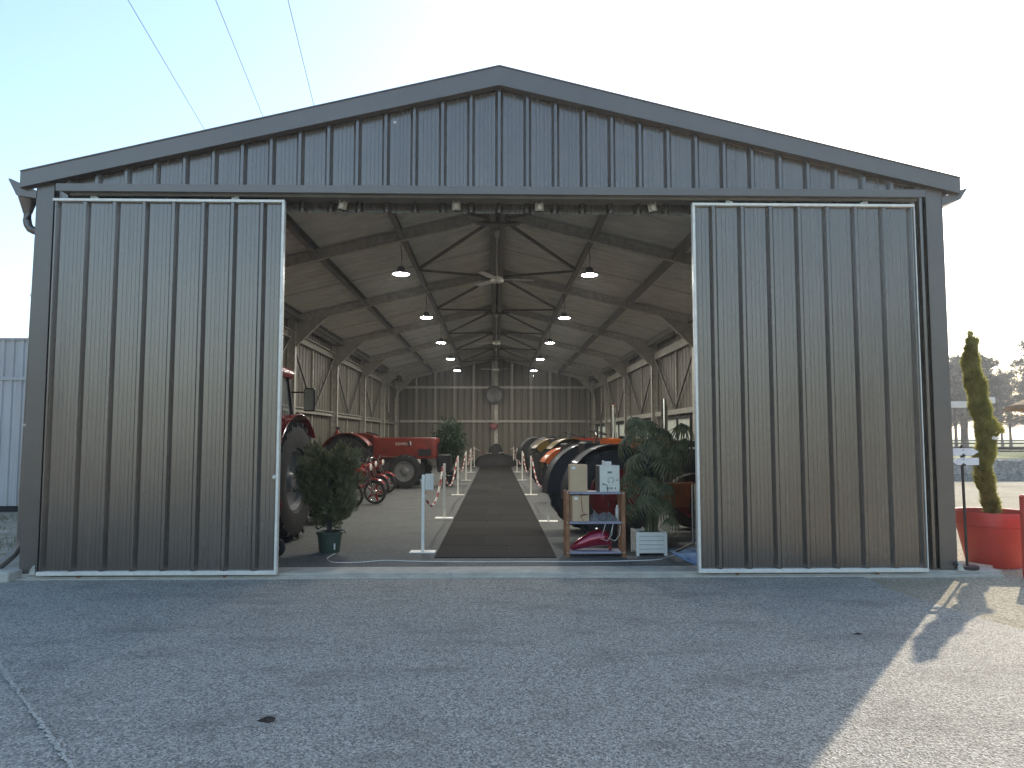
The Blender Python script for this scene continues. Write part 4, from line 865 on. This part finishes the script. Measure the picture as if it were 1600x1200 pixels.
# ------------------------------------------------------------------ shelf and what stands on it
SY0, SY1, SX0, SX1 = .93, 1.25, .855, 1.62
sf = thing('wooden_shelf', 'open wooden rack with three grey boards inside the doorway', 'shelf', (0, 0, FZ))
for x in (SX0, SX1-.05):
    for y in (SY0, SY1-.045): mb = MB(); mb.cbox(x, x+.05, y, y+.045, 0, .83, .004); mb.build('leg', 'wood', sf)
for z in (.045, .42, .795): mb = MB(); mb.cbox(SX0+.052, SX1-.052, SY0+.002, SY1-.002, z, z+.028, .004); mb.build('board', 'shelf_board', sf)
for z in (.06, .435, .81):
    for x in (SX0+.025, SX1-.025): mb = MB(); mb.lathe([(0, .006), (.007, .004), (.009, 0)], 8, T(x, SY0, z) @ rotm('X', R(90))); mb.build('screw', 'chrome', sf)
def carton(label, x, z, w, h):
    t_ = thing('cardboard_box', label, 'cardboard box', (x, SY0+.03, z), R(rng.uniform(-3, 3)), 'cardboard boxes on the wooden shelf'); mb = MB(); mb.cbox(0, w, 0, .22, 0, h, .004); mb.build('carton', 'cardboard', t_)
    mb = MB(); mb.box(.025, .07, -.0015, -.0005, h-.055, h-.022); mb.build('label_sticker', 'paper', t_)
carton('plain tan cardboard box on the top board of the shelf', .915, FZ+.8232, .225, .345); carton('tan cardboard box on the middle board with a cable over it', .945, FZ+.4482, .215, .33)
dv = thing('control_unit', 'pale grey control box with a round dial on the top shelf board', 'control box', (1.30, SY0+.02, FZ+.8232), R(6))
mb = MB(); mb.cbox(0, .255, .012, .25, 0, .335, .006); mb.build('case', 'dark_grey_metal', dv); mb = MB(); mb.cbox(-.003, .258, 0, .0118, -.0, .338, .004); mb.build('front_panel', 'device_panel', dv)
mb = MB(); mb.lathe([(0, .018), (.02, .018), (.025, 0)], 18, T(.14, 0, .145) @ rotm('X', R(90))); mb.build('dial', 'white_plastic', dv, True)
for k in range(11): a = R(-140+k*28); mb = MB(); mb.box(-.0035, .0035, -.0015, -.0003, .031, .043, T(.14, 0, .145) @ rotm('Y', a)); mb.build('dial_mark', 'black_plastic', dv)
mb = MB(); mb.box(.10, .155, -.002, -.0003, .235, .26); mb.box(.105, .15, -.003, -.002, .24, .255); mb.build('display', 'grey_paint', dv)
mb = MB(); mb.box(.205, .245, -.002, -.0003, .145, .152); mb.build('printed_line', 'black_plastic', dv)
for k in range(6): mb = MB(); mb.box(.085+k*.015, .093+k*.015, -.002, -.0003, .03, .058); mb.build('vent_slot', 'grey_paint', dv)
mb = MB(); mb.add([(.03, -.004, .11), (.07, -.004, .1), (.07, -.012, .096), (.03, -.012, .09), (.19, -.004, .045), (.205, -.004, .065), (.205, -.004, .025)], [(0, 1, 2, 3), (4, 5, 6)]); mb.tube([(.07, -.008, .098), (.09, -.012, .08), (.095, -.012, .04), (.095, -.02, -.03), (.1, -.025, -.2)], .0035, 5); mb.build('plug', 'black_plastic', dv)
bx = thing('small_box', 'small white adapter standing on the control box', 'box', (1.345, SY0+.09, FZ+.8232+.3355), R(4)); mb = MB(); mb.cbox(0, .025, 0, .05, 0, .06, .004); mb.cbox(.03, .115, 0, .05, 0, .05, .004); mb.build('case', 'white_plastic', bx)
# rag heap, spray can, petrol tank, cables
def lump(label, loc, sx, sy, sz, seed, mat='rag', name='rag'):
    r_2 = random.Random(seed); mb = MB(); n = 20; rings = []
    ph = [r_2.uniform(0, 6.28) for _ in range(6)]
    for i in range(9):
        t_ = i/8; rad = math.sqrt(max(0.02, 1-t_**1.6)); rings.append([Vector((sx*rad*math.cos(a)*(1+.18*math.sin(3*a+ph[0]+t_*4)+.1*math.sin(7*a+ph[1]-t_*5)), sy*rad*math.sin(a)*(1+.15*math.cos(4*a+ph[2])), sz*t_*(1+.25*math.sin(2*a+ph[3])+.15*math.sin(6*a+ph[4])*t_))) for a in (2*math.pi*k/n for k in range(n))])
    mb.loft(rings); return tag(mb.build(name, mat, None, True, loc), label, name)
lump('crumpled grey rag on the middle shelf board beside the spray can', (1.40, SY0+.14, FZ+.4482), .13, .09, .085, 4); lump('smaller pale grey rag on the middle board next to the box', (1.24, SY0+.13, FZ+.4482), .08, .07, .10, 9, 'grey_paint')
sc = thing('spray_can', 'slim pale spray can standing on the middle shelf board', 'spray can', (1.535, SY0+.13, FZ+.4482)); mb = MB(); mb.lathe([(0, 0), (.024, 0), (.026, .004), (.026, .15), (.02, .165), (.012, .17)], 16); mb.build('body', 'cream_metal', sc, True); mb = MB(); mb.lathe([(.014, .168), (.014, .195), (.009, .2), (0, .2)], 12); mb.build('cap', 'white_plastic', sc, True)
tk = thing('petrol_tank', 'glossy dark red motorcycle petrol tank on the bottom shelf board', 'petrol tank', (.925, SY0+.15, FZ+.0735)); rings = []
for x, z, w, h in ((0, .03, .03, .04), (.04, .045, .08, .09), (.13, .085, .15, .14), (.25, .135, .2, .2), (.37, .16, .22, .22), (.46, .15, .2, .2), (.52, .12, .14, .14), (.54, .11, .06, .07)): rings.append([Vector((x, a, z+b_)) for a, b_ in rrect(w, h, min(w, h)*.46, 5)])
mb = MB(); mb.loft(rings); mb.build('shell', 'tank_red', tk, True); mb = MB(); mb.lathe([(0, .02), (.03, .018), (.032, 0)], 16, T(.34, -.02, .27)); mb.build('filler_cap', 'chrome', tk, True); mb = MB(); mb.cbox(.49, .53, -.06, -.02, -.0, .06, .01); mb.build('fuel_tap', 'orange_red', tk)
for i, (x, lab) in enumerate(((1.36, 'thin pale cable hanging in loops below the middle shelf board'), (1.46, 'second thin pale cable looped beneath the rag'))):
    mb = MB(); mb.tube([(x, SY0-.006, .46), (x-.03, SY0-.012, .36), (x-.06, SY0-.012, .28), (x+.02, SY0-.012, .25), (x+.08, SY0-.014, .33), (x+.09, SY0-.01, .44)], .0035, 5); tag(mb.build('loose_cable', 'white_plastic', None, True), lab, 'cable')
mb = MB(); mb.tube([(1.05, SY0-.004, .855), (1.055, SY0-.008, .75), (1.07, SY0-.0, .62), (1.10, SY0-.0, .575), (1.05, SY0-.0, .55), (1.08, SY0-.0, .5)], .004, 5); mb.tube([(1.04, SY0-.004, .56), (1.09, SY0-.008, .585), (1.13, SY0-.004, .58)], .006, 5); tag(mb.build('charging_cable', 'dark_red_paint', None, True), 'thin dark red cable with clips hanging over the lower carton', 'cable')
# white cable along the threshold
W = [(-2.13, 1.30), (-2.14, .9), (-2.0, .62), (-1.68, .62), (-1.4, .74), (-1.0, .67), (-.3, .62), (.4, .62), (1.0, .6), (1.5, .63), (1.95, .72), (2.2, .98), (2.45, 1.30), (2.75, 1.5)]
def catm(P_, n=8):
    out = []
    for i in range(len(P_)-1):
        p0, p1, p2, p3 = [Vector((*P_[max(0, min(len(P_)-1, j))], 0)) for j in (i-1, i, i+1, i+2)]
        for k in range(n): t_ = k/n; out.append(.5*((2*p1)+(p2-p0)*t_+(2*p0-5*p1+4*p2-p3)*t_*t_+(3*p1-p0-3*p2+p3)*t_**3))
    return out
mb = MB(); mb.tube([(p.x, p.y, FZ+.006) for p in catm(W)], .0055, 6); tag(mb.build('power_cable', 'white_plastic', None, True), 'white power cable lying along the threshold from the conifer pot', 'cable')
# blue mat and chrome stand
mb = MB(); mb.add([(x, y, z) for z in (FZ+.001, FZ+.018) for x, y in ((2.22, 1.62), (2.29, .33), (3.2, .30), (3.25, 1.6))], [(4, 5, 6, 7), (0, 3, 2, 1)]+[(i, (i+1) % 4, (i+1) % 4+4, i+4) for i in range(4)])
mb.v = [(x+(.28 if y < 1 else -.02), y, z) for x, y, z in mb.v]
mb.v = [(x-.22 if y < 1 else x+.02, y, z) for x, y, z in mb.v]
tag(mb.build('foam_mat', 'blue_foam'), 'light blue foam mat on the floor at the right sliding door', 'mat')
st_ = thing('chrome_stand', 'chrome twin pole stand with splayed feet on the blue mat', 'stand', (2.60, 1.33, FZ+.018)); mb = MB(); mb.tube([(-.018, 0, .08), (-.018, 0, .88)], .014, 10); mb.tube([(.022, 0, .08), (.022, 0, .88)], .011, 10); mb.build('pole', 'chrome', st_, True)
for a in (100, 200, 330): mb = MB(); mb.bar((0, 0, .1), (.28*math.cos(R(a)), .28*math.sin(R(a)), .012), .045, .022); mb.build('foot', 'black_plastic' if a != 330 else 'chrome', st_)
# poster board on the right wall
pb = thing('poster_board', 'black display board with a pale poster under the window strip', 'display board', (3.78, 6.0, FZ)); mb = MB(); mb.cbox(-.5, .6, 0, .03, .0, 1.44, .006); mb.build('board', 'black_plastic', pb); mb = MB(); mb.box(-.02, .34, -.006, -.002, .82, 1.32); mb.build('poster', 'device_panel', pb); mb = MB(); mb.box(.05, .27, -.008, -.0065, 1.18, 1.26); mb.build('poster_heading', 'yellow_paint', pb)

# ------------------------------------------------------------------ outside right
sg = thing('arrow_signpost', 'thin dark signpost with two pale arrow boards on a round foot', 'signpost', (5.42, .02, .046)); mb = MB(); mb.lathe([(0, .035), (.115, .035), (.12, .03), (.12, 0), (0, 0)], 28); mb.build('foot', 'sign_brown', sg, True); mb = MB(); mb.tube([(0, 0, .03), (-.01, 0, 1.42)], .016, 10); mb.build('pole', 'sign_brown', sg, True)
for dirn, z, rz in ((1, 1.345, R(6)), (-1, 1.235, R(-6))):
    a = link('arrow_board', None, sg, (-.01, -.028, z), (0, 0, rz)); mb = MB(); P_ = [(-.13, -.042), (.12, -.042), (.20, .0), (.12, .042), (-.13, .042)] if dirn > 0 else [(.17, -.042), (-.06, -.042), (-.14, .0), (-.06, .042), (.17, .042)]
    mb.prism(P_, -.006, .006); mb.build('board', 'sign_board', a)
    for s in (-1, 1): mb = MB(); mb.lathe([(0, .004), (.007, .003), (.008, 0)], 8, T(.0, -.0062, s*.024) @ rotm('X', R(90))); mb.build('screw', 'black_plastic', a)
    mb = MB(); mb.box(-.022, .022, -.0085, -.0064, -.05, -.03); mb.build('strap', 'sign_brown', a)
pv = thing('paving_slab', 'pale concrete paving slab lying at the barn corner', 'paving slab', (5.62, .36, -.01), R(24)); mb = MB(); mb.cbox(-.2, .2, -.2, .2, .0, .05, .006); mb.build('slab', 'concrete', pv)
wb_ = thing('white_wedge', 'small white wedge block beside the signpost foot', 'wedge', (5.30, .12, .046), R(10)); mb = MB(); mb.prism([(0, 0), (.09, 0), (.06, .075), (.01, .10)], -.04, .04); mb.build('block', 'white_plastic', wb_)
rp = thing('red_post', 'red painted wooden post right of the big pot', 'post', (5.90, -.30, -.012)); mb = MB(); mb.cbox(-.045, .06, -.045, .045, 0, .93, .02); mb.build('shaft', 'terracotta_red', rp, True); mb = MB(); mb.cbox(.06, .9, -.02, .02, .3, .75, .01); mb.build('board', 'terracotta_red', rp)
kb = thing('concrete_block', 'pale concrete gutter block at the foot of the downpipe', 'concrete block', (-5.62, -.16, -.012)); mb = MB(); mb.cbox(-.6, .32, -.14, .22, 0, .11, .012); mb.build('block', 'concrete', kb)
# second signpost behind the cypress: pale post with arrow boards
sp = thing('white_signpost', 'pale wooden signpost with small boards half hidden by the spiral conifer', 'signpost', (7.72, 3.1, -.012)); mb = MB(); mb.tube([(0, 0, 0), (.01, 0, 2.2)], .018, 10); mb.build('pole', 'sign_board', sp, True)
for z, x0, x1 in ((2.09, -.5, .05), (2.16, -.05, .22)): mb = MB(); mb.cbox(x0, x1, -.04, -.025, z-.05, z+.05, .004); mb.build('board', 'white_paint', sp)
for z0, z1 in ((1.2, 1.66),): mb = MB(); mb.prism([(.07, z0), (.17, z0), (.2, z0+.2), (.16, z0+.34), (.2, z1-.02), (.1, z1), (.12, z0+.32), (.1, z0+.2)], -.02, .02); mb.build('carved_board', 'white_paint', sp)
# straw parasol at the frame edge
ps = thing('straw_parasol', 'thatched straw parasol beside the yard', 'parasol', (11.92, 6.2, -.012)); mb = MB(); mb.tube([(0, 0, 0), (0, 0, 2.6)], .05, 10); mb.build('pole', 'wood', ps, True); mb = MB(); mb.lathe([(0, 2.75), (.5, 2.6), (1.25, 2.23), (1.3, 2.14), (1.22, 2.15), (.5, 2.5), (0, 2.6)], 32); 
for k in range(500): a = rng.uniform(0, 6.28); rr_ = rng.uniform(.9, 1.28); z = 2.75-.43*rr_; mb.bar((rr_*math.cos(a), rr_*math.sin(a), z+.02), ((rr_+.14)*math.cos(a), (rr_+.14)*math.sin(a), z-.09), .015, .006)
mb.build('canopy', 'straw', ps)
# gabion wall: baskets of stones under wire
gw = thing('gabion_wall', 'low grey gabion wall of stone filled wire baskets along the meadow', 'gabion wall', (0, 0, -.012))
ico = [Vector(v).normalized() for v in ((0, 1, 1.618), (0, -1, 1.618), (0, 1, -1.618), (0, -1, -1.618), (1, 1.618, 0), (-1, 1.618, 0), (1, -1.618, 0), (-1, -1.618, 0), (1.618, 0, 1), (-1.618, 0, 1), (1.618, 0, -1), (-1.618, 0, -1))]
icf = [(0, 1, 8), (0, 8, 4), (0, 4, 5), (0, 5, 9), (0, 9, 1), (1, 6, 8), (8, 6, 10), (8, 10, 4), (4, 10, 2), (4, 2, 5), (5, 2, 11), (5, 11, 9), (9, 11, 7), (9, 7, 1), (1, 7, 6), (3, 6, 7), (3, 7, 11), (3, 11, 2), (3, 2, 10), (3, 10, 6)]
def basket(seed):
    r_2 = random.Random(seed); mb = MB()
    for i in range(13):
        for k in range(9):
            for face in (0, 1):
                c = Vector((.04+i*.077+r_2.uniform(-.015, .015), .04 if face == 0 else r_2.uniform(.1, .35), .04+k*.083+r_2.uniform(-.015, .015)))
                if face == 1 and k < 8: continue
                s_ = Vector((r_2.uniform(.035, .055), r_2.uniform(.035, .06), r_2.uniform(.03, .05))); q = rotm('Y', r_2.uniform(0, 3)) @ rotm('Z', r_2.uniform(0, 3)); mb.add([c+q @ Vector((v.x*s_.x*r_2.uniform(.8, 1.2), v.y*s_.y, v.z*s_.z)) for v in ico], icf)
    st = mb.mesh('stones', 'gabion_stone'); mb = MB(); mb.box(.01, .99, .06, .55, 0, .73); core = mb.mesh('core', 'gabion_stone'); mb = MB()
    for k in range(11): mb.bar((k*.1, -.012, 0), (k*.1, -.012, .76), .007 if k % 10 else .02, .007)
    for k in range(8): mb.bar((0, -.014, k*.108), (1, -.014, k*.108), .007, .007)
    return st, core, mb.mesh('wire_mesh', 'wire_grey')
BK = [basket(k) for k in range(3)]
for k in range(26):
    g = link('gabion_basket', None, gw, (9.5+k*1.0, 17.9, 0), (0, 0, 0)); st, co, wm = BK[k % 3]
    o = link('stones', st, g); o['kind'] = 'stuff'; link('core', co, g); link('wire_mesh', wm, g)
# field fences
def fence(label, y, x0, x1, hts, n, h=1.15):
    t_ = thing('field_fence', label, 'fence', (0, y, -.01))
    for k in range(n+1): x = x0+(x1-x0)*k/n; mb = MB(); mb.cbox(x-.06, x+.06, -.06, .06, 0, h, .01); mb.build('post', 'fence_wood', t_)
    for k in range(n):
        for z in hts: a, b_ = x0+(x1-x0)*k/n, x0+(x1-x0)*(k+1)/n; mb = MB(); mb.cbox(a+.062, b_-.062, -.025, .025, z-.05, z+.05, .01); mb.build('rail', 'fence_wood', t_)
fence('dark wooden rail fence just behind the gabion wall', 24, 8, 40, (.55, 1.05), 10); fence('dark wooden rail fence across the middle of the meadow', 42, 14, 62, (.55, 1.1), 12, 1.25); fence('dark wooden rail fence at the foot of the pines', 58, 20, 80, (.6, 1.2), 14, 1.3)
# pines
def pine(seed):
    r_2 = random.Random(seed); h = 11.0; tr_ = MB(); tr_.tube([(0, 0, 0), (.1, 0, h*.35), (-.05, .05, h*.7), (.05, 0, h)], [.24, .19, .11, .03], 8); cr = MB()
    for k in range(78):
        z = h*(.27+.68*r_2.random()**.85); t_ = (z/h-.27)/.73; a = r_2.uniform(0, 6.28); l = (2.3*(1-t_)**.6+.35)*r_2.uniform(.55, 1.1)
        e = Vector((math.cos(a)*l, math.sin(a)*l, z+l*.22)); st = Vector((0, 0, z)); tr_.tube([st, st.lerp(e, .5)+Vector((0, 0, -.08)), e], [.05, .035, .012], 5)
        for j in range(5):
            c0 = st.lerp(e, r_2.uniform(.45, 1.05))+Vector([r_2.gauss(0, .22) for _ in range(3)]); blades(cr, [(c0+Vector([r_2.gauss(0, .20), r_2.gauss(0, .20), r_2.gauss(0, .1)]), (e-st).normalized()+Vector((0, 0, .4))) for _ in range(24)], .34, .07, .8, .3, r_2)
    return tr_.mesh('trunk', 'pine_bark', True), cr.mesh('crown', 'pine')
PN = [pine(k) for k in range(3)]
pr = random.Random(5)
PL = [(38+i*2.6+pr.uniform(-.8, .8), 62+pr.uniform(-3, 5)) for i in range(16)]+[(36+i*3.1, 74+pr.uniform(-3, 4)) for i in range(16)]+[(24+i*3, 66+pr.uniform(-2, 5)) for i in range(5)]+[(40+i*1.9+pr.uniform(-.5, .5), 84+pr.uniform(-3, 6)) for i in range(18)]
for i, (x, y) in enumerate(PL):
    t_ = thing('pine_tree', 'tall dark hazy pine standing in the row beyond the meadow', 'tree', (x, y, -.02), pr.uniform(0, 6.28), 'pine trees beyond the meadow'); s_ = pr.uniform(.78, 1.1); t_.scale = (s_*pr.uniform(.9, 1.15),)*2+(s_,)
    tm_, cm_ = PN[i % 3]; link('trunk', tm_, t_); link('crown', cm_, t_)

# unseen pines added round the yard to give the steel ribs dark reflections
def added_woodland():
    r_2 = random.Random(21); mb = MB(); spots = [(r_2.uniform(34, 44), r_2.uniform(-50, 31)) for _ in range(44)]+[(r_2.uniform(-46, -36), r_2.uniform(-50, 4)) for _ in range(34)]
    for x, y in spots:
        h = r_2.uniform(9.5, 13); mb.mi = 1; mb.tube([(x, y, -.02), (x+.1, y, h*.5), (x, y, h)], [.24, .16, .03], 6); mb.mi = 0
        for k in range(90):
            z = h*r_2.uniform(.06, 1)**.8; a = r_2.uniform(0, 6.28); l = 2.6*(1-z/h)**.5*r_2.uniform(.2, 1)+.3; c = Vector((x+math.cos(a)*l, y+math.sin(a)*l, z))
            blades(mb, [(c+Vector([r_2.gauss(0, .3) for _ in range(3)]), Vector((math.cos(a), math.sin(a), .2))) for _ in range(6)], .9, .38, .9, .2, r_2)
    o = mb.build('added_woodland', ['pine', 'pine_bark']); o['kind'] = 'stuff'; o['label'] = 'added unseen pine wood round the sides of the yard, darkening reflections'; o['category'] = 'wood'
added_woodland()
# ------------------------------------------------------------------ outside left: neighbouring steel shed and grass
sdw = thing('steel_shed', 'pale grey corrugated steel shed wall standing left of the barn', 'shed', (-6.2, 7.3, 0))
def shed_sheet(z0, z1):
    prof = []
    for k in range(5): c = .1+k*.2; prof += [(c-.1, 0), (c-.05, 0), (c-.03, .03), (c+.03, .03), (c+.05, 0)]
    prof.append((1.0, 0)); return ribbed([(u+.0008 if i == 0 else (u-.0008 if i == len(prof)-1 else u), h) for i, (u, h) in enumerate(prof)], lambda u: z0, lambda u: z1, lambda u, d, w: (u, -d, w)).mesh('cladding_sheet', ['shed_steel', 'shed_steel'])
lo_, hi_ = shed_sheet(.12, 2.8), shed_sheet(2.80, 3.62)
for k in range(12): link('cladding_sheet', lo_, sdw, (-1-k, 0, 0)); link('cladding_sheet', hi_, sdw, (-1-k, .012, 0))
mb = MB(); mb.box(-12, 0, -.045, -.032, 2.76, 2.83); mb.build('seam_strip', 'shed_steel', sdw); mb = MB(); mb.box(-12, 0, -.04, .6, 3.62, 3.66); mb.build('roof_edge', 'shed_steel', sdw); mb = MB(); mb.box(-12, 0, .03, 6, .1, 3.62); mb.build('shed_body', 'dark_grey_metal', sdw)
for x in (-3.4, -7): mb = MB(); mb.cbox(x-.1, x+.1, -.12, .1, 0, .06, .01); mb.tube([(x, -.0, .06), (x, -.0, .14)], .03, 8); mb.build('foot', 'galvanised', sdw)
mb = MB(); mb.box(-11.9, -.1, .1, 5.9, -.02, .1); mb.build('base_beam', 'black_plastic', sdw)
mb = MB(); GR = random.Random(11)
for k in range(2600):
    x = GR.uniform(-14, -5.6); y = GR.choice((GR.gauss(6.0, .35), GR.gauss(2.4, .4), GR.uniform(.6, 7))); 
    if y > 7.1 or y < .5: continue
    a = GR.uniform(0, 6.28); l = GR.uniform(.03, .10); mb.add([(x-.006, y, -.01), (x+.006, y, -.01), (x+math.cos(a)*l*.6, y+math.sin(a)*l*.6, l)], [(0, 1, 2)])
g_ = mb.build('grass', 'grass'); g_['kind'] = 'stuff'; g_['label'] = 'sparse tufts of grass on the bare soil left of the barn'; g_['category'] = 'grass'

# small marks on the asphalt and overhead wires
def flat_blob(name, loc, r, mat, seed, label, cat, h=.006):
    r_2 = random.Random(seed); n = 16; mb = MB(); ring = [(loc[0]+r*math.cos(a)*r_2.uniform(.6, 1.2)*1.6, loc[1]+r*math.sin(a)*r_2.uniform(.6, 1.2), .003) for a in (2*math.pi*k/n for k in range(n))]
    mb.add(ring+[(loc[0], loc[1], .003+h)], [(i, (i+1) % n, n) for i in range(n)]); tag(mb.build(name, mat), label, cat)
lump('small dark clod of earth on the open asphalt', (-1.30, -4.27, 0), .045, .03, .018, 5, 'soil', 'clod'); flat_blob('dead_leaf', (2.85, -2.58), .022, 'soil', 2, 'dark dead leaf lying near the shadow edge on the asphalt', 'leaf', .012)
flat_blob('bird_dropping', (-1.22, 0), .0, 'paper', 3, 'tiny white bird dropping on the gable cladding', 'dropping', .0) if False else None
mb = MB(); mb.lathe([(.018, 0), (.012, .004), (0, .005)], 8, T(-1.235, -.001, 5.28) @ rotm('X', R(90))); mb.build('bird_dropping', 'paper', barn)
for i, ((xa, ya), (xb, yb)) in enumerate((((-6.741, 4.529), (-7.571, 10.126)), ((-5.145, 4.493), (-5.815, 9.328)), ((-3.828, 4.463), (-4.401, 8.698)))):
    d = Vector((xb-xa, yb-ya, 0)).normalized(); a = Vector((xa, ya, 9.5)); mb = MB(); mb.tube([a-d*40, a, a+d*60, a+d*120], .0065, 6); tag(mb.build('overhead_wire', 'wire_black'), 'thin dark overhead wire above the roof, ' + ['farthest from the gable peak', 'between the two others', 'closest to the gable peak'][i], 'wire', 'overhead wires above the barn')
mb = MB(); mb.tube([(14, 41, 8.55), (30, 40, 8.5), (60, 40, 8.45)], .012, 6); tag(mb.build('overhead_wire', 'wire_black'), 'thin wire strung low before the pines beyond the meadow', 'wire', 'overhead wires above the barn')

# ------------------------------------------------------------------ air
mb = MB(); mb.box(-905, 905, -905, 905, -1.2, 16); hz = mb.build('haze', 'concrete'); hm = bpy.data.materials.new('haze'); hm.use_nodes = True; hn = hm.node_tree; hn.nodes.clear()
pv_ = hn.nodes.new('ShaderNodeVolumePrincipled'); pv_.inputs['Color'].default_value = (.92, .95, 1, 1); pv_.inputs['Density'].default_value = .0012; pv_.inputs['Anisotropy'].default_value = .45
ho = hn.nodes.new('ShaderNodeOutputMaterial'); hn.links.new(pv_.outputs[0], ho.inputs['Volume']); hz.data.materials.clear(); hz.data.materials.append(hm)
hz['kind'] = 'stuff'; hz['label'] = 'thin pale haze in the air over the yard'; hz['category'] = 'haze'
